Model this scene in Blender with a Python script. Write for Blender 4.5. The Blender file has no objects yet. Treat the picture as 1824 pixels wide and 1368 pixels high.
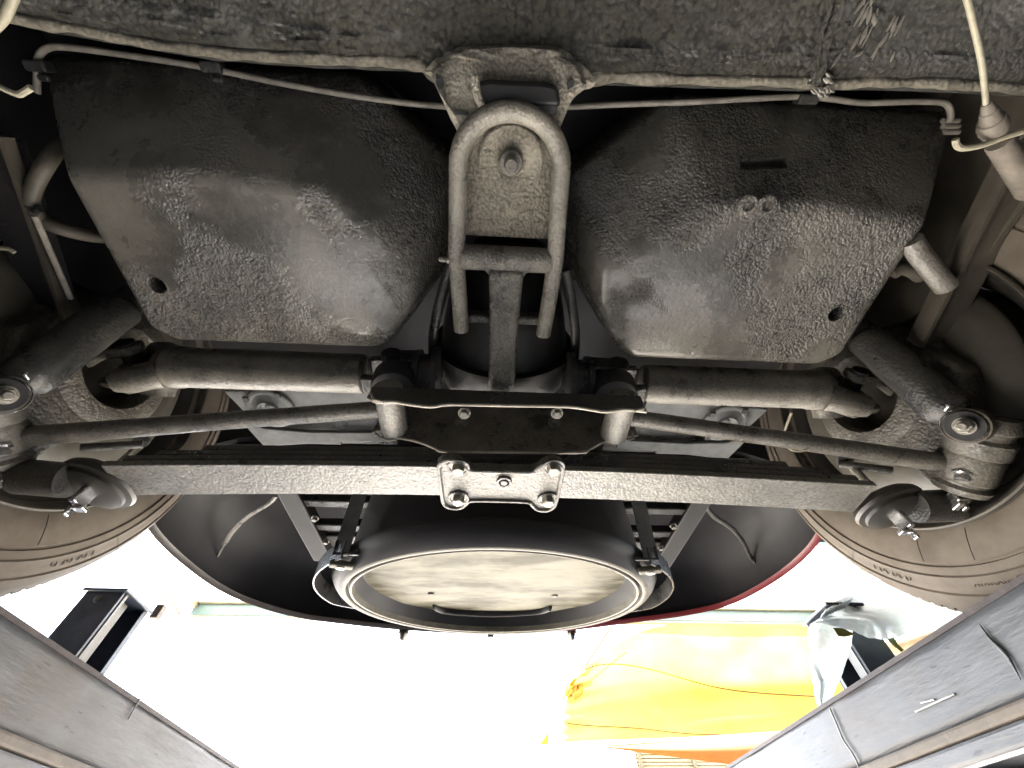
import bpy, bmesh, math, random
from mathutils import Vector as V, Matrix as M4, noise as NZ
R = math.radians
random.seed(7)
SC = bpy.context.scene
COL = SC.collection
# ------------------------------------------------------------------ camera
# Coordinates: metres, origin near the phone that lies under the car; +Y runs towards the car's tail, X = 0 is the car's centre line.
PITCH, YAW, ROLL, FPX, CX = R(54.1), R(-3.85), R(-1.1), 700.0, -0.013
cp, sp = math.cos(PITCH), math.sin(PITCH)
B = M4(((1, 0, 0), (0, -sp, -cp), (0, cp, -sp)))            # columns: right, up, back
ROT = M4.Rotation(YAW, 3, 'Z') @ B @ M4.Rotation(ROLL, 3, 'Z')
cd = bpy.data.cameras.new('camera')
cam = bpy.data.objects.new('camera', cd)
COL.objects.link(cam)
cam.matrix_world = M4.Translation((CX, 0, 0)) @ ROT.to_4x4()
cd.sensor_fit = 'HORIZONTAL'
cd.sensor_width = 36
cd.lens = 36 * FPX / 1824
cd.clip_start, cd.clip_end = 0.01, 500
SC.camera = cam
# ------------------------------------------------------------------ light
SUN_EL, SUN_AZ = R(62), R(-28)
w = bpy.data.worlds.new('World')
SC.world = w
w.use_nodes = True
nt = w.node_tree
sky = nt.nodes.new('ShaderNodeTexSky')
sky.sky_type = 'NISHITA'
sky.sun_disc = False
sky.sun_elevation = SUN_EL
sky.sun_rotation = SUN_AZ
sky.dust_density = 4.0
sky.air_density = 1.0
bg = nt.nodes['Background']
nt.links.new(sky.outputs[0], bg.inputs[0])
bg.inputs[1].default_value = 0.15
sl = bpy.data.lights.new('sun', 'SUN')
sl.energy = 5.0
sl.angle = R(0.6)
sl.color = (1.0, 0.945, 0.865)
so = bpy.data.objects.new('sun', sl)
COL.objects.link(so)
sdir = V((math.sin(SUN_AZ) * math.cos(SUN_EL), math.cos(SUN_AZ) * math.cos(SUN_EL), math.sin(SUN_EL)))
so.rotation_euler = sdir.to_track_quat('Z', 'Y').to_euler()
so.location = sdir * 20
SC.view_settings.view_transform = 'Standard'
SC.view_settings.look = 'None'
SC.view_settings.exposure = 3.95
SC.view_settings.gamma = 1.0
SC.render.engine = 'CYCLES'
SC.cycles.use_denoising = True
SC.cycles.use_guiding = True
SC.cycles.max_bounces = 8
SC.cycles.diffuse_bounces = 4
SC.cycles.transparent_max_bounces = 8
SC.cycles.sample_clamp_indirect = 1.2
SC.cycles.blur_glossy = 1.0
SC.cycles.caustics_reflective = False
SC.cycles.caustics_refractive = False
SC.cycles.use_adaptive_sampling = False


def ray(px, py):
    return ROT @ V(((px - 912) / FPX, (684 - py) / FPX, -1))


def P(px, py, x=None, y=None, z=None):
    """Point of the place seen at a pixel of the photograph, once one of its coordinates is known."""
    d = ray(px, py)
    t = (x - CX) / d.x if x is not None else (y / d.y if y is not None else z / d.z)
    return V((CX, 0, 0)) + d * t


def PP(px, py, p0, n):
    d = ray(px, py)
    c = V((CX, 0, 0))
    return c + d * ((V(p0) - c).dot(n) / d.dot(n))


# ------------------------------------------------------------------ materials
def nodes(name):
    m = bpy.data.materials.new(name)
    m.use_nodes = True
    t = m.node_tree
    return m, t, t.nodes['Principled BSDF']


def N(t, typ, **k):
    n = t.nodes.new('ShaderNode' + typ)
    for a, v in k.items():
        if a in n.inputs:
            n.inputs[a].default_value = v
        else:
            setattr(n, a, v)
    return n


def ramp(t, src, a, b, ca=(0, 0, 0, 1), cb=(1, 1, 1, 1)):
    r = t.nodes.new('ShaderNodeValToRGB')
    e = r.color_ramp.elements
    e[0].position, e[1].position = a, b
    e[0].color, e[1].color = ca, cb
    t.links.new(src, r.inputs[0])
    return r.outputs[0]


def mixc(t, f, a, b):
    m = t.nodes.new('ShaderNodeMix')
    m.data_type = 'RGBA'
    L = t.links.new
    if isinstance(f, (int, float)):
        m.inputs[0].default_value = f
    else:
        L(f, m.inputs[0])
    for i, c in ((6, a), (7, b)):
        if isinstance(c, tuple):
            m.inputs[i].default_value = (*c[:3], 1)
        else:
            L(c, m.inputs[i])
    return m.outputs[2]


def math_(t, op, a, b=None):
    m = t.nodes.new('ShaderNodeMath')
    m.operation = op
    for i, v in ((0, a), (1, b)):
        if v is None:
            continue
        if isinstance(v, (int, float)):
            m.inputs[i].default_value = v
        else:
            t.links.new(v, m.inputs[i])
    return m.outputs[0]


def coated(name, c1, c2, rough=0.42, grain=170, bump=0.6, patch=7.0, lo=0.42, hi=0.56, spec=0.5, dist=0.004, smooth=0.12, c3=None, soft_amt=.22, pit_shade=.75):
    """Rubbery underbody coating: pebbled where it was sprayed thick, plain where it was not, with thin dust and wear, and crevice shade in the colour."""
    m, t, b = nodes(name)
    L = t.links.new
    tc = N(t, 'TexCoord').outputs['Object']
    big = N(t, 'TexNoise', Scale=patch, Detail=4.0, Roughness=0.6)
    L(tc, big.inputs['Vector'])
    mask = ramp(t, big.outputs[0], lo, hi)
    wob = N(t, 'TexNoise', Scale=grain * 0.25, Detail=2.0)
    L(tc, wob.inputs['Vector'])
    wv = t.nodes.new('ShaderNodeVectorMath')
    wv.operation = 'MULTIPLY_ADD'
    L(wob.outputs[1], wv.inputs[0])
    wv.inputs[1].default_value = (0.003,) * 3
    L(tc, wv.inputs[2])
    vo = N(t, 'TexVoronoi', Scale=grain)
    vo.feature = 'SMOOTH_F1'
    vo.inputs['Smoothness'].default_value = 0.5
    L(wv.outputs[0], vo.inputs['Vector'])
    vo2 = N(t, 'TexVoronoi', Scale=grain * 0.43)
    vo2.feature = 'SMOOTH_F1'
    L(wv.outputs[0], vo2.inputs['Vector'])
    fine = N(t, 'TexNoise', Scale=grain * 1.1, Detail=6.0, Roughness=0.75)
    L(tc, fine.inputs['Vector'])
    h = math_(t, 'ADD', math_(t, 'MULTIPLY', vo.outputs[0], -0.6), math_(t, 'MULTIPLY', vo2.outputs[0], -0.5))
    h = math_(t, 'ADD', h, math_(t, 'MULTIPLY', fine.outputs[0], 0.8))
    amp = math_(t, 'ADD', math_(t, 'MULTIPLY', mask, 1.0 - smooth), smooth)
    h = math_(t, 'MULTIPLY', h, amp)
    soft = N(t, 'TexNoise', Scale=24.0, Detail=3.0)
    L(tc, soft.inputs['Vector'])
    h = math_(t, 'ADD', h, math_(t, 'MULTIPLY', soft.outputs[0], soft_amt))
    bp = N(t, 'Bump', Strength=bump, Distance=dist)
    L(h, bp.inputs['Height'])
    L(bp.outputs[0], b.inputs['Normal'])
    dust = N(t, 'TexNoise', Scale=patch * 1.7, Detail=6.0, Roughness=0.65)
    L(tc, dust.inputs['Vector'])
    col = mixc(t, ramp(t, dust.outputs[0], 0.38, 0.66), c1, c2)
    if c3:
        rz = N(t, 'TexNoise', Scale=31.0, Detail=5.0, Roughness=0.7)
        L(tc, rz.inputs['Vector'])
        col = mixc(t, ramp(t, rz.outputs[0], 0.6, 0.72), col, c3)
    pit = math_(t, 'ADD', math_(t, 'MULTIPLY', vo.outputs[0], .9), math_(t, 'MULTIPLY', fine.outputs[0], -.7))
    pf = math_(t, 'MULTIPLY', ramp(t, pit, -.12, .34), math_(t, 'ADD', math_(t, 'MULTIPLY', mask, pit_shade), .12))
    col = mixc(t, pf, col, (.018, .017, .016))  # crevice shade of the pebbling mixed into the colour
    L(col, b.inputs['Base Color'])
    rg = math_(t, 'ADD', math_(t, 'MULTIPLY', dust.outputs[0], 0.3), rough - 0.15)
    L(rg, b.inputs['Roughness'])
    b.inputs['Specular IOR Level'].default_value = spec
    b.inputs['IOR'].default_value = 1.62
    return m


def plain(name, c, rough=0.5, metal=0.0, var=0.3, scale=20.0, bump=0.1, c2=None, spec=0.5, coat=0.0, lo=0.35, hi=0.7, stretch=None, ior=1.5):
    m, t, b = nodes(name)
    L = t.links.new
    tc = N(t, 'TexCoord').outputs['Object']
    if stretch:
        mp = N(t, 'Mapping')
        mp.inputs['Scale'].default_value = stretch
        L(tc, mp.inputs['Vector'])
        tc = mp.outputs[0]
    nz = N(t, 'TexNoise', Scale=scale, Detail=6.0, Roughness=0.65)
    L(tc, nz.inputs['Vector'])
    if c2 is None:
        c2 = tuple(min(1, x * (1 + var)) for x in c)
        c = tuple(x * (1 - var) for x in c)
    L(mixc(t, ramp(t, nz.outputs[0], lo, hi), c, c2), b.inputs['Base Color'])
    L(math_(t, 'ADD', math_(t, 'MULTIPLY', nz.outputs[0], 0.25), rough - 0.12), b.inputs['Roughness'])
    b.inputs['Metallic'].default_value = metal
    b.inputs['Specular IOR Level'].default_value = spec
    b.inputs['Coat Weight'].default_value = coat
    b.inputs['IOR'].default_value = ior
    if bump:
        n2 = N(t, 'TexNoise', Scale=scale * 6, Detail=4.0)
        L(tc, n2.inputs['Vector'])
        h = math_(t, 'ADD', nz.outputs[0], math_(t, 'MULTIPLY', n2.outputs[0], 0.4))
        bp = N(t, 'Bump', Strength=bump, Distance=0.004)
        L(h, bp.inputs['Height'])
        L(bp.outputs[0], b.inputs['Normal'])
    return m


def cloth(name, c, c2, trans=0.6, scale=1.2, rough=0.8, stretch=(1, 1, 1)):
    m, t, b = nodes(name)
    L = t.links.new
    tc = N(t, 'TexCoord').outputs['Object']
    mp = N(t, 'Mapping')
    mp.inputs['Scale'].default_value = stretch
    L(tc, mp.inputs['Vector'])
    nz = N(t, 'TexNoise', Scale=scale, Detail=5.0, Roughness=0.6)
    L(mp.outputs[0], nz.inputs['Vector'])
    col = mixc(t, ramp(t, nz.outputs[0], 0.35, 0.65), c, c2)
    L(col, b.inputs['Base Color'])
    b.inputs['Roughness'].default_value = rough
    wv = N(t, 'TexNoise', Scale=160.0, Detail=2.0)
    L(tc, wv.inputs['Vector'])
    bp = N(t, 'Bump', Strength=0.15, Distance=0.004)
    L(wv.outputs[0], bp.inputs['Height'])
    L(bp.outputs[0], b.inputs['Normal'])
    tr = N(t, 'BsdfTranslucent')
    L(col, tr.inputs['Color'])
    mx = N(t, 'MixShader')
    mx.inputs[0].default_value = trans
    L(b.outputs[0], mx.inputs[1])
    L(tr.outputs[0], mx.inputs[2])
    L(mx.outputs[0], t.nodes['Material Output'].inputs['Surface'])
    return m


MT = dict(
    floor=coated('thick_black_coating', (0.056, 0.056, 0.047), (0.090, 0.085, 0.068), rough=.18, grain=210, bump=.9, patch=5, lo=.34, hi=.5, smooth=.3, dist=.009, spec=.8, pit_shade=0.60),
    mount=coated('dried_grey_coating', (.46, .42, .345), (.60, .55, .45), rough=0.36, grain=300, bump=1.0, dist=.007, patch=9, lo=.3, hi=.5, c3=(.22, .2, .165), pit_shade=0.30),
    bracket=coated('worn_cream_coating', (.20, .185, .155), (.34, .315, .26), rough=.30, grain=330, bump=.5, patch=14, lo=.3, hi=.6, smooth=.3, pit_shade=.3, spec=.7),
    hem=coated('pale_lit_lip_coating', (0.149, 0.136, 0.106), (0.289, 0.262, 0.206), rough=0.35, grain=210, bump=.9, patch=16, lo=.3, hi=.5, smooth=.4, pit_shade=0.40),
    tank=coated('grey_black_coating', (0.083, 0.080, 0.071), (0.230, 0.216, 0.188), rough=.27, grain=310, bump=.72, patch=5.5, lo=.44, hi=.53, smooth=.05, dist=.009, spec=.8, pit_shade=0.50),
    steel=coated('coated_steel', (0.135, 0.126, 0.112), (0.272, 0.256, 0.221), rough=.30, grain=330, bump=.30, patch=14, lo=.3, hi=.6, smooth=.3, pit_shade=0.30),
    spring=coated('coated_spring_steel', (0.106, 0.102, 0.089), (0.193, 0.184, 0.161), rough=.32, grain=260, bump=.36, patch=10, lo=.25, hi=.5, smooth=.35, pit_shade=0.40),
    arm=coated('coated_casting', (0.123, 0.118, 0.105), (0.258, 0.244, 0.210), rough=.30, grain=300, bump=.55, patch=18, lo=.3, hi=.55, smooth=.3, pit_shade=0.42),
    hub=coated('dusty_brown_casting', (0.067, 0.061, 0.050), (0.142, 0.128, 0.102), rough=.33, grain=260, bump=.7, patch=18, lo=.3, hi=.55, smooth=.3, pit_shade=0.50),
    dark=coated('dark_coated_steel', (0.028, 0.028, 0.030), (0.070, 0.068, 0.061), rough=.30, grain=300, bump=.35, patch=12, lo=.35, hi=.6, pit_shade=0.50),
    rubber=plain('black_rubber', (.022, .022, .024), rough=.55, scale=60, bump=.1),
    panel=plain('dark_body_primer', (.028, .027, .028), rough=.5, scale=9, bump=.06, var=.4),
    plate=plain('grey_painted_plate', (.17, .175, .175), rough=.5, scale=30, bump=.12, var=.3),
    boot=plain('dark_inner_paint', (.016, .0155, .018), rough=.5, scale=6, bump=.03, var=.4, spec=.3),
    red=plain('red_car_paint', (.30, .018, .022), rough=.25, scale=5, bump=0, var=.2, coat=.6),
    lipmix=None,
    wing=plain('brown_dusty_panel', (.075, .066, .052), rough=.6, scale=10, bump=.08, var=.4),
    tyre=plain('dusty_tyre_rubber', (.12, .098, .078), rough=.72, scale=14, bump=.12, c2=(.19, .165, .135), spec=.3),
    tread=plain('tread_rubber', (.05, .046, .042), rough=.7, scale=30, bump=.1),
    rim=plain('dark_rim_paint', (.035, .032, .028), rough=.45, scale=18, bump=.05, var=.4),
    drum=plain('dusty_brake_plate', (.055, .051, .042), rough=.45, scale=12, bump=.12, c2=(.105, .096, .078)),
    silver=plain('silver_paint_cloud_reflections', (.05, .044, .025), rough=.42, metal=.0, scale=4.5, bump=.06, c2=(.20, .19, .152), spec=.12, ior=1.2, lo=.40, hi=.58, stretch=(1, 2.6, 1)),  # cloudy silver; the cloud tones also stand in for smeared reflections
    ring=plain('worn_grey_ring_paint', (.075, .07, .058), rough=.5, scale=26, bump=.06, c2=(.155, .145, .12), spec=.15),
    bolt=plain('zinc_bolt', (.30, .285, .25), rough=.42, metal=.35, scale=90, bump=.3, var=.35),
    edge=plain('pale_sheet_edge', (.40, .37, .31), rough=.45, scale=60, bump=.2, var=.3),
    chrome=plain('bright_metal', (.62, .62, .62), rough=.22, metal=.9, scale=70, bump=.1, var=.2),
    pipe=plain('bare_pipe_steel', (.30, .275, .235), rough=.42, scale=60, bump=.1, var=.3),
    cable=plain('cream_cable_sleeve', (.36, .335, .25), rough=.5, scale=90, bump=.15, var=.2),
    sleeve=plain('dusty_ribbed_sleeve', (.17, .15, .125), rough=.6, scale=50, bump=.2, var=.3),
    ramp=plain('worn_grey_steel', (.034, .0355, .039), rough=.46, scale=9, bump=.16, c2=(.125, .128, .135), stretch=(1, .5, 2.2), lo=.3, hi=.75),
    rust=plain('rusty_steel', (.075, .062, .05), rough=.65, scale=22, bump=.3, c2=(.14, .115, .09)),
    weld=plain('pale_weld', (.38, .39, .40), rough=.45, scale=90, bump=.4, var=.3),
    post=plain('dark_blue_post_paint', (.034, .044, .062), rough=.38, scale=14, bump=.06, var=.4),
    postgrey=plain('grey_post_guide', (.055, .053, .046), rough=.4, scale=30, bump=.1, var=.3),
    beam=plain('pale_green_beam_paint', (.04, .066, .058), rough=.5, scale=16, bump=.06, var=.25, stretch=(6, 1, 1)),
    cyan=plain('turquoise_beam_paint', (.05, .19, .21), rough=.5, scale=12, bump=0, var=.2),
    rafter=plain('cream_rafter_paint', (.11, .10, .06), rough=.5, scale=16, bump=.05, var=.2),
    concrete=plain('pale_concrete', (.45, .43, .39), rough=.85, scale=1.3, bump=.3, c2=(.6, .575, .52)),
    darkfloor=plain('dark_added_floor', (.04, .039, .037), rough=.7, scale=1.3, bump=.2, c2=(.09, .087, .08)),
    seamdark=plain('brown_seam_tape', (.05, .032, .006), rough=.8, scale=20, bump=0, var=.2),
    whitepaint=plain('white_post_paint', (.72, .72, .7), rough=.5, scale=20, bump=0, var=.05),
    black=plain('black_iron_and_recess_shade', (.010, .010, .011), rough=.4, scale=40, bump=.12, c2=(.022, .021, .02)),
    darkedge=plain('dark_top_edge', (.022, .015, .015), rough=.6, scale=40, bump=.3, c2=(.06, .045, .045)),
    wallgrey=plain('grey_shade_wall', (.07, .068, .064), rough=.8, scale=3, bump=.1, var=.2),
    wall=plain('cream_sheet_wall', (.24, .20, .11), rough=.55, scale=6, bump=.05, var=.1),
    white=cloth('white_roof_sheet', (.82, .82, .80), (.9, .9, .88), trans=.62),
    yellow=cloth('yellow_shade_cloth', (.31, .19, .028), (.40, .255, .05), trans=.55, scale=1.5),
    orange=cloth('orange_shade_cloth', (.22, .062, .010), (.27, .085, .016), trans=.3),
    film=cloth('hazy_plastic_film', (.30, .36, .38), (.44, .48, .48), trans=.4, scale=6, rough=.3),
    curtain=cloth('cream_pleated_cloth', (.30, .20, .12), (.46, .38, .27), trans=.35, scale=5, stretch=(1, 1, 5)),
    tape=plain('green_tape', (.14, .19, .02), rough=.5, scale=20, bump=.05, var=.2),
    rope=plain('straw_rope', (.12, .08, .02), rough=.8, scale=120, bump=.3, var=.2),
)

# lift ramps: worn, scuffed steel with rolled-in streaks and dark chips
m_, t_, b_ = nodes('scuffed_ramp_steel')
tc_ = N(t_, 'TexCoord').outputs['Object']
mp_ = N(t_, 'Mapping')
mp_.inputs['Scale'].default_value = (1, .35, 2.6)
t_.links.new(tc_, mp_.inputs['Vector'])
n1 = N(t_, 'TexNoise', Scale=16.0, Detail=7.0, Roughness=.7)
t_.links.new(mp_.outputs[0], n1.inputs['Vector'])
n2 = N(t_, 'TexNoise', Scale=5.0, Detail=5.0, Roughness=.6)
t_.links.new(tc_, n2.inputs['Vector'])
n3 = N(t_, 'TexNoise', Scale=95.0, Detail=3.0)
t_.links.new(mp_.outputs[0], n3.inputs['Vector'])
c_ = mixc(t_, ramp(t_, n1.outputs[0], .3, .72), (.030, .033, .038), (.108, .113, .124))
c_ = mixc(t_, ramp(t_, n2.outputs[0], .5, .68), c_, (.052, .044, .040))
c_ = mixc(t_, ramp(t_, n3.outputs[0], .66, .72), c_, (.016, .015, .016))
t_.links.new(c_, b_.inputs['Base Color'])
t_.links.new(math_(t_, 'ADD', math_(t_, 'MULTIPLY', n1.outputs[0], .3), .3), b_.inputs['Roughness'])
bp_ = N(t_, 'Bump', Strength=.3, Distance=.003)
t_.links.new(math_(t_, 'ADD', n1.outputs[0], math_(t_, 'MULTIPLY', n3.outputs[0], .5)), bp_.inputs['Height'])
t_.links.new(bp_.outputs[0], b_.inputs['Normal'])
MT['ramp'] = m_

# the tail's lower edge: red enamel, worn to grey-brown primer along the left half
m_, t_, b_ = nodes('worn_red_edge_paint')
tc_ = N(t_, 'TexCoord').outputs['Object']
sx = N(t_, 'SeparateXYZ')
t_.links.new(tc_, sx.inputs[0])
nn_ = N(t_, 'TexNoise', Scale=9.0, Detail=4.0)
t_.links.new(tc_, nn_.inputs['Vector'])
f_ = math_(t_, 'ADD', sx.outputs[0], math_(t_, 'MULTIPLY', nn_.outputs[0], .5))
t_.links.new(mixc(t_, ramp(t_, f_, .22, .36), (.05, .04, .036), (.15, .012, .015)), b_.inputs['Base Color'])
b_.inputs['Roughness'].default_value = .35
MT['lipmix'] = m_


# ------------------------------------------------------------------ geometry helpers
def frame(axis):
    a = V(axis).normalized()
    u = a.orthogonal().normalized()
    return u, a.cross(u), a


class G:
    def __init__(self):
        self.v, self.f = [], []

    def add(self, vs, fs):
        o = len(self.v)
        self.v += [V(p) for p in vs]
        self.f += [tuple(i + o for i in f) for f in fs]
        return self

    def box(self, c, s, rot=None):
        c, h = V(c), V(s) * .5
        vs = [V((x * h.x, y * h.y, z * h.z)) for x in (-1, 1) for y in (-1, 1) for z in (-1, 1)]
        if rot is not None:
            vs = [rot @ p for p in vs]
        return self.add([c + p for p in vs], [(0, 1, 3, 2), (4, 6, 7, 5), (0, 4, 5, 1), (2, 3, 7, 6), (0, 2, 6, 4), (1, 5, 7, 3)])

    def bar(self, a, b, wx, h, up=(0, 0, 1)):
        a, b = V(a), V(b)
        d = (b - a).normalized()
        s = d.cross(V(up)).normalized()
        n = s.cross(d)
        rot = M4((s, d, n)).transposed()
        return self.box((a + b) / 2, (wx, (b - a).length, h), rot)

    def prism(self, poly, vec):
        n = len(poly)
        vec = V(vec)
        vs = [V(p) for p in poly] + [V(p) + vec for p in poly]
        fs = [tuple(range(n))[::-1], tuple(range(n, 2 * n))] + [(i, (i + 1) % n, n + (i + 1) % n, n + i) for i in range(n)]
        return self.add(vs, fs)

    def loft(self, rings, cap0=True, cap1=True, closed=True):
        n = len(rings[0])
        vs = [p for r in rings for p in r]
        fs = []
        for k in range(len(rings) - 1):
            for i in range(n if closed else n - 1):
                j = (i + 1) % n
                fs.append((k * n + i, k * n + j, (k + 1) * n + j, (k + 1) * n + i))
        if cap0:
            fs.append(tuple(range(n))[::-1])
        if cap1:
            fs.append(tuple(range((len(rings) - 1) * n, len(rings) * n)))
        return self.add(vs, fs)

    def tube(self, pts, r, n=10, cap=True, closed=False, flat=1.0, up=None):
        pts = [V(p) for p in pts]
        m = len(pts)
        rings = []
        u = None
        for i, p in enumerate(pts):
            a = pts[i - 1] if (i or closed) else pts[i]
            b = pts[(i + 1) % m] if (i < m - 1 or closed) else pts[i]
            d = (b - a).normalized()
            if up is not None:
                u = (V(up) - d * d.dot(V(up))).normalized()
            elif u is None:
                u = d.orthogonal().normalized()
            else:
                u = (u - d * u.dot(d)).normalized()
            w_ = d.cross(u)
            rr = r[i] if isinstance(r, (list, tuple)) else r
            rings.append([p + u * (rr * math.cos(6.28318 * k / n)) + w_ * (rr * flat * math.sin(6.28318 * k / n)) for k in range(n)])
        if closed:
            rings.append(rings[0])
            return self.loft(rings, False, False)
        return self.loft(rings, cap, cap)

    def lathe(self, o, axis, prof, n=32, cap=True, a0=0.0, a1=6.2831853, uv=None):
        u, w_, a = frame(axis) if uv is None else uv
        o = V(o)
        full = abs(a1 - a0) > 6.28
        k = n if full else n + 1
        rings = [[o + a * h + u * (rr * math.cos(a0 + (a1 - a0) * i / n)) + w_ * (rr * math.sin(a0 + (a1 - a0) * i / n)) for i in range(k)] for h, rr in prof]
        return self.loft(rings, cap and full, cap and full, full)

    def grid(self, fn, nu, nv):
        vs = [fn(i / nu, j / nv) for j in range(nv + 1) for i in range(nu + 1)]
        fs = [(j * (nu + 1) + i, j * (nu + 1) + i + 1, (j + 1) * (nu + 1) + i + 1, (j + 1) * (nu + 1) + i) for j in range(nv) for i in range(nu)]
        return self.add(vs, fs)

    def mesh(self, name, mat, smooth=40, merge=True):
        me = bpy.data.meshes.new(name)
        me.from_pydata([tuple(p) for p in self.v], [], self.f)
        bm = bmesh.new()
        bm.from_mesh(me)
        if merge:
            bmesh.ops.remove_doubles(bm, verts=bm.verts, dist=1e-6)
            bmesh.ops.dissolve_degenerate(bm, edges=bm.edges, dist=1e-7)
        bmesh.ops.recalc_face_normals(bm, faces=bm.faces)
        bm.to_mesh(me)
        bm.free()
        me.materials.append(MT[mat])
        if smooth:
            for p in me.polygons:
                p.use_smooth = True
            me.set_sharp_from_angle(angle=R(smooth))
        return me

    def build(self, name, mat, parent=None, label=None, smooth=40, bevel=0, seg=2, sub=0, ang=30, solid=0, merge=True):
        o = bpy.data.objects.new(name, self.mesh(name, mat, smooth, merge))
        COL.objects.link(o)
        if solid:
            md = o.modifiers.new('thickness', 'SOLIDIFY')
            md.thickness = solid
            md.offset = 0
        if bevel:
            md = o.modifiers.new('bevel', 'BEVEL')
            md.width = bevel
            md.segments = seg
            md.limit_method = 'ANGLE'
            md.angle_limit = R(ang)
            md.harden_normals = False
        if sub:
            md = o.modifiers.new('subdivision', 'SUBSURF')
            md.levels = md.render_levels = sub
        hang(o, parent)
        if label:
            o['label'] = label
        return o


def hang(o, parent):
    if parent is not None:
        o.parent = parent
        if parent.type == 'EMPTY':
            o.matrix_parent_inverse = M4.Translation(-parent.location)


def inst(name, me, mat4, parent):
    o = bpy.data.objects.new(name, me)
    COL.objects.link(o)
    o.matrix_world = mat4
    if parent is not None:
        o.parent = parent
        if parent.type == 'EMPTY':
            o.matrix_parent_inverse = M4.Translation(-parent.location)
        o.matrix_basis = mat4
    return o


def pose(p, axis, s=1.0, spin=0.0):
    u, w_, a = frame(axis)
    m = M4((u, w_, a)).transposed().to_4x4()
    return M4.Translation(V(p)) @ m @ M4.Rotation(spin, 4, 'Z') @ M4.Scale(s, 4)


def thing(name, label, cat, loc, group=None):
    o = bpy.data.objects.new(name, None)
    COL.objects.link(o)
    o.location = loc
    o.empty_display_size = .1
    o['label'] = label
    o['category'] = cat
    if group:
        o['group'] = group
    return o


def tag(o, label, cat, group=None):
    o['label'] = label
    o['category'] = cat
    if group:
        o['group'] = group
    return o


def structure(o, label=None):
    o['kind'] = 'structure'
    if label:
        o['label'] = label
    return o


def bake(o):
    dg = bpy.context.evaluated_depsgraph_get()
    me = bpy.data.meshes.new_from_object(o.evaluated_get(dg))
    o.modifiers.clear()
    o.data = me
    return o


def cut(o, cutters):
    obs = []
    for g in cutters:
        c = g.build('cutter', 'dark', smooth=0)
        obs.append(c)
        md = o.modifiers.new('cut', 'BOOLEAN')
        md.operation = 'DIFFERENCE'
        md.solver = 'EXACT'
        md.object = c
    bpy.context.view_layer.update()
    bake(o)
    for c in obs:
        bpy.data.objects.remove(c)
    for p in o.data.polygons:
        p.use_smooth = True
    o.data.set_sharp_from_angle(angle=R(40))


def lerp(pts, x):
    if x <= pts[0][0]:
        return pts[0][1]
    for (a, b), (c, d) in zip(pts, pts[1:]):
        if x <= c:
            return b + (d - b) * (x - a) / (c - a)
    return pts[-1][1]


def nz(p, s):
    return NZ.noise(V(p) * s)


def cr(p, t):
    n = len(p) - 1
    i = min(int(t * n), n - 1)
    f = t * n - i
    p0, p1, p2, p3 = p[max(i - 1, 0)], p[i], p[i + 1], p[min(i + 2, n)]
    return .5 * ((2 * p1) + (p2 - p0) * f + (2 * p0 - 5 * p1 + 4 * p2 - p3) * f * f + (3 * p1 - p0 - 3 * p2 + p3) * f ** 3)


def smooth_path(pts, k=6):
    pts = [V(p) for p in pts]
    out = []
    for i in range(len(pts) - 1):
        p0 = pts[max(i - 1, 0)]
        p1, p2 = pts[i], pts[i + 1]
        p3 = pts[min(i + 2, len(pts) - 1)]
        for j in range(k):
            t = j / k
            out.append(.5 * ((2 * p1) + (p2 - p0) * t + (2 * p0 - 5 * p1 + 4 * p2 - p3) * t * t + (3 * p1 - p0 - 3 * p2 + p3) * t ** 3))
    return out + [pts[-1]]


BOLT = G().lathe((0, 0, 0), (0, 0, 1), [(-.002, .0092), (.0012, .0092)], 20).lathe((0, 0, 0), (0, 0, 1), [(.0012, .0068), (.0068, .0068), (.0082, .0056)], 6).mesh('bolt', 'bolt', 30)
NUT = G().lathe((0, 0, 0), (0, 0, 1), [(0, .0085), (.002, .0085)], 20).lathe((0, 0, 0), (0, 0, 1), [(.002, .0070), (.0085, .0070), (.0095, .006)], 6).lathe((0, 0, 0), (0, 0, 1), [(.0095, .0038), (.014, .0038), (.0146, .003)], 12).mesh('nut', 'bolt', 30)


def bolt(p, axis, parent, s=1.0, spin=0.0, name='bolt', me=None):
    return inst(name, me or BOLT, pose(p, axis, s, spin), parent)


# ================================================================== the setting
GZ = -1.62
structure(G().box((0, 0, GZ - .1), (240, 240, .2)).build('ground', 'concrete', smooth=0))

g = G().box((.5, -5.1, .2), (10, .15, 3.64)).box((.5, -1.4, 2.07), (10, 7.6, .08))  # added walls and opaque roof, out of view, put here to shade the front
for x in (-4.4, 5.4):
    g.box((x, -2.1, .2), (.15, 5.8, 3.64))
structure(g.build('added_shade_wall', 'wallgrey', smooth=0))
structure(G().box((.5, -2.15, GZ + .004), (10, 5.9, .02)).build('added_dark_floor', 'darkfloor', smooth=0))  # added dark floor, unseen, keeps light off the front of the underbody

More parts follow.
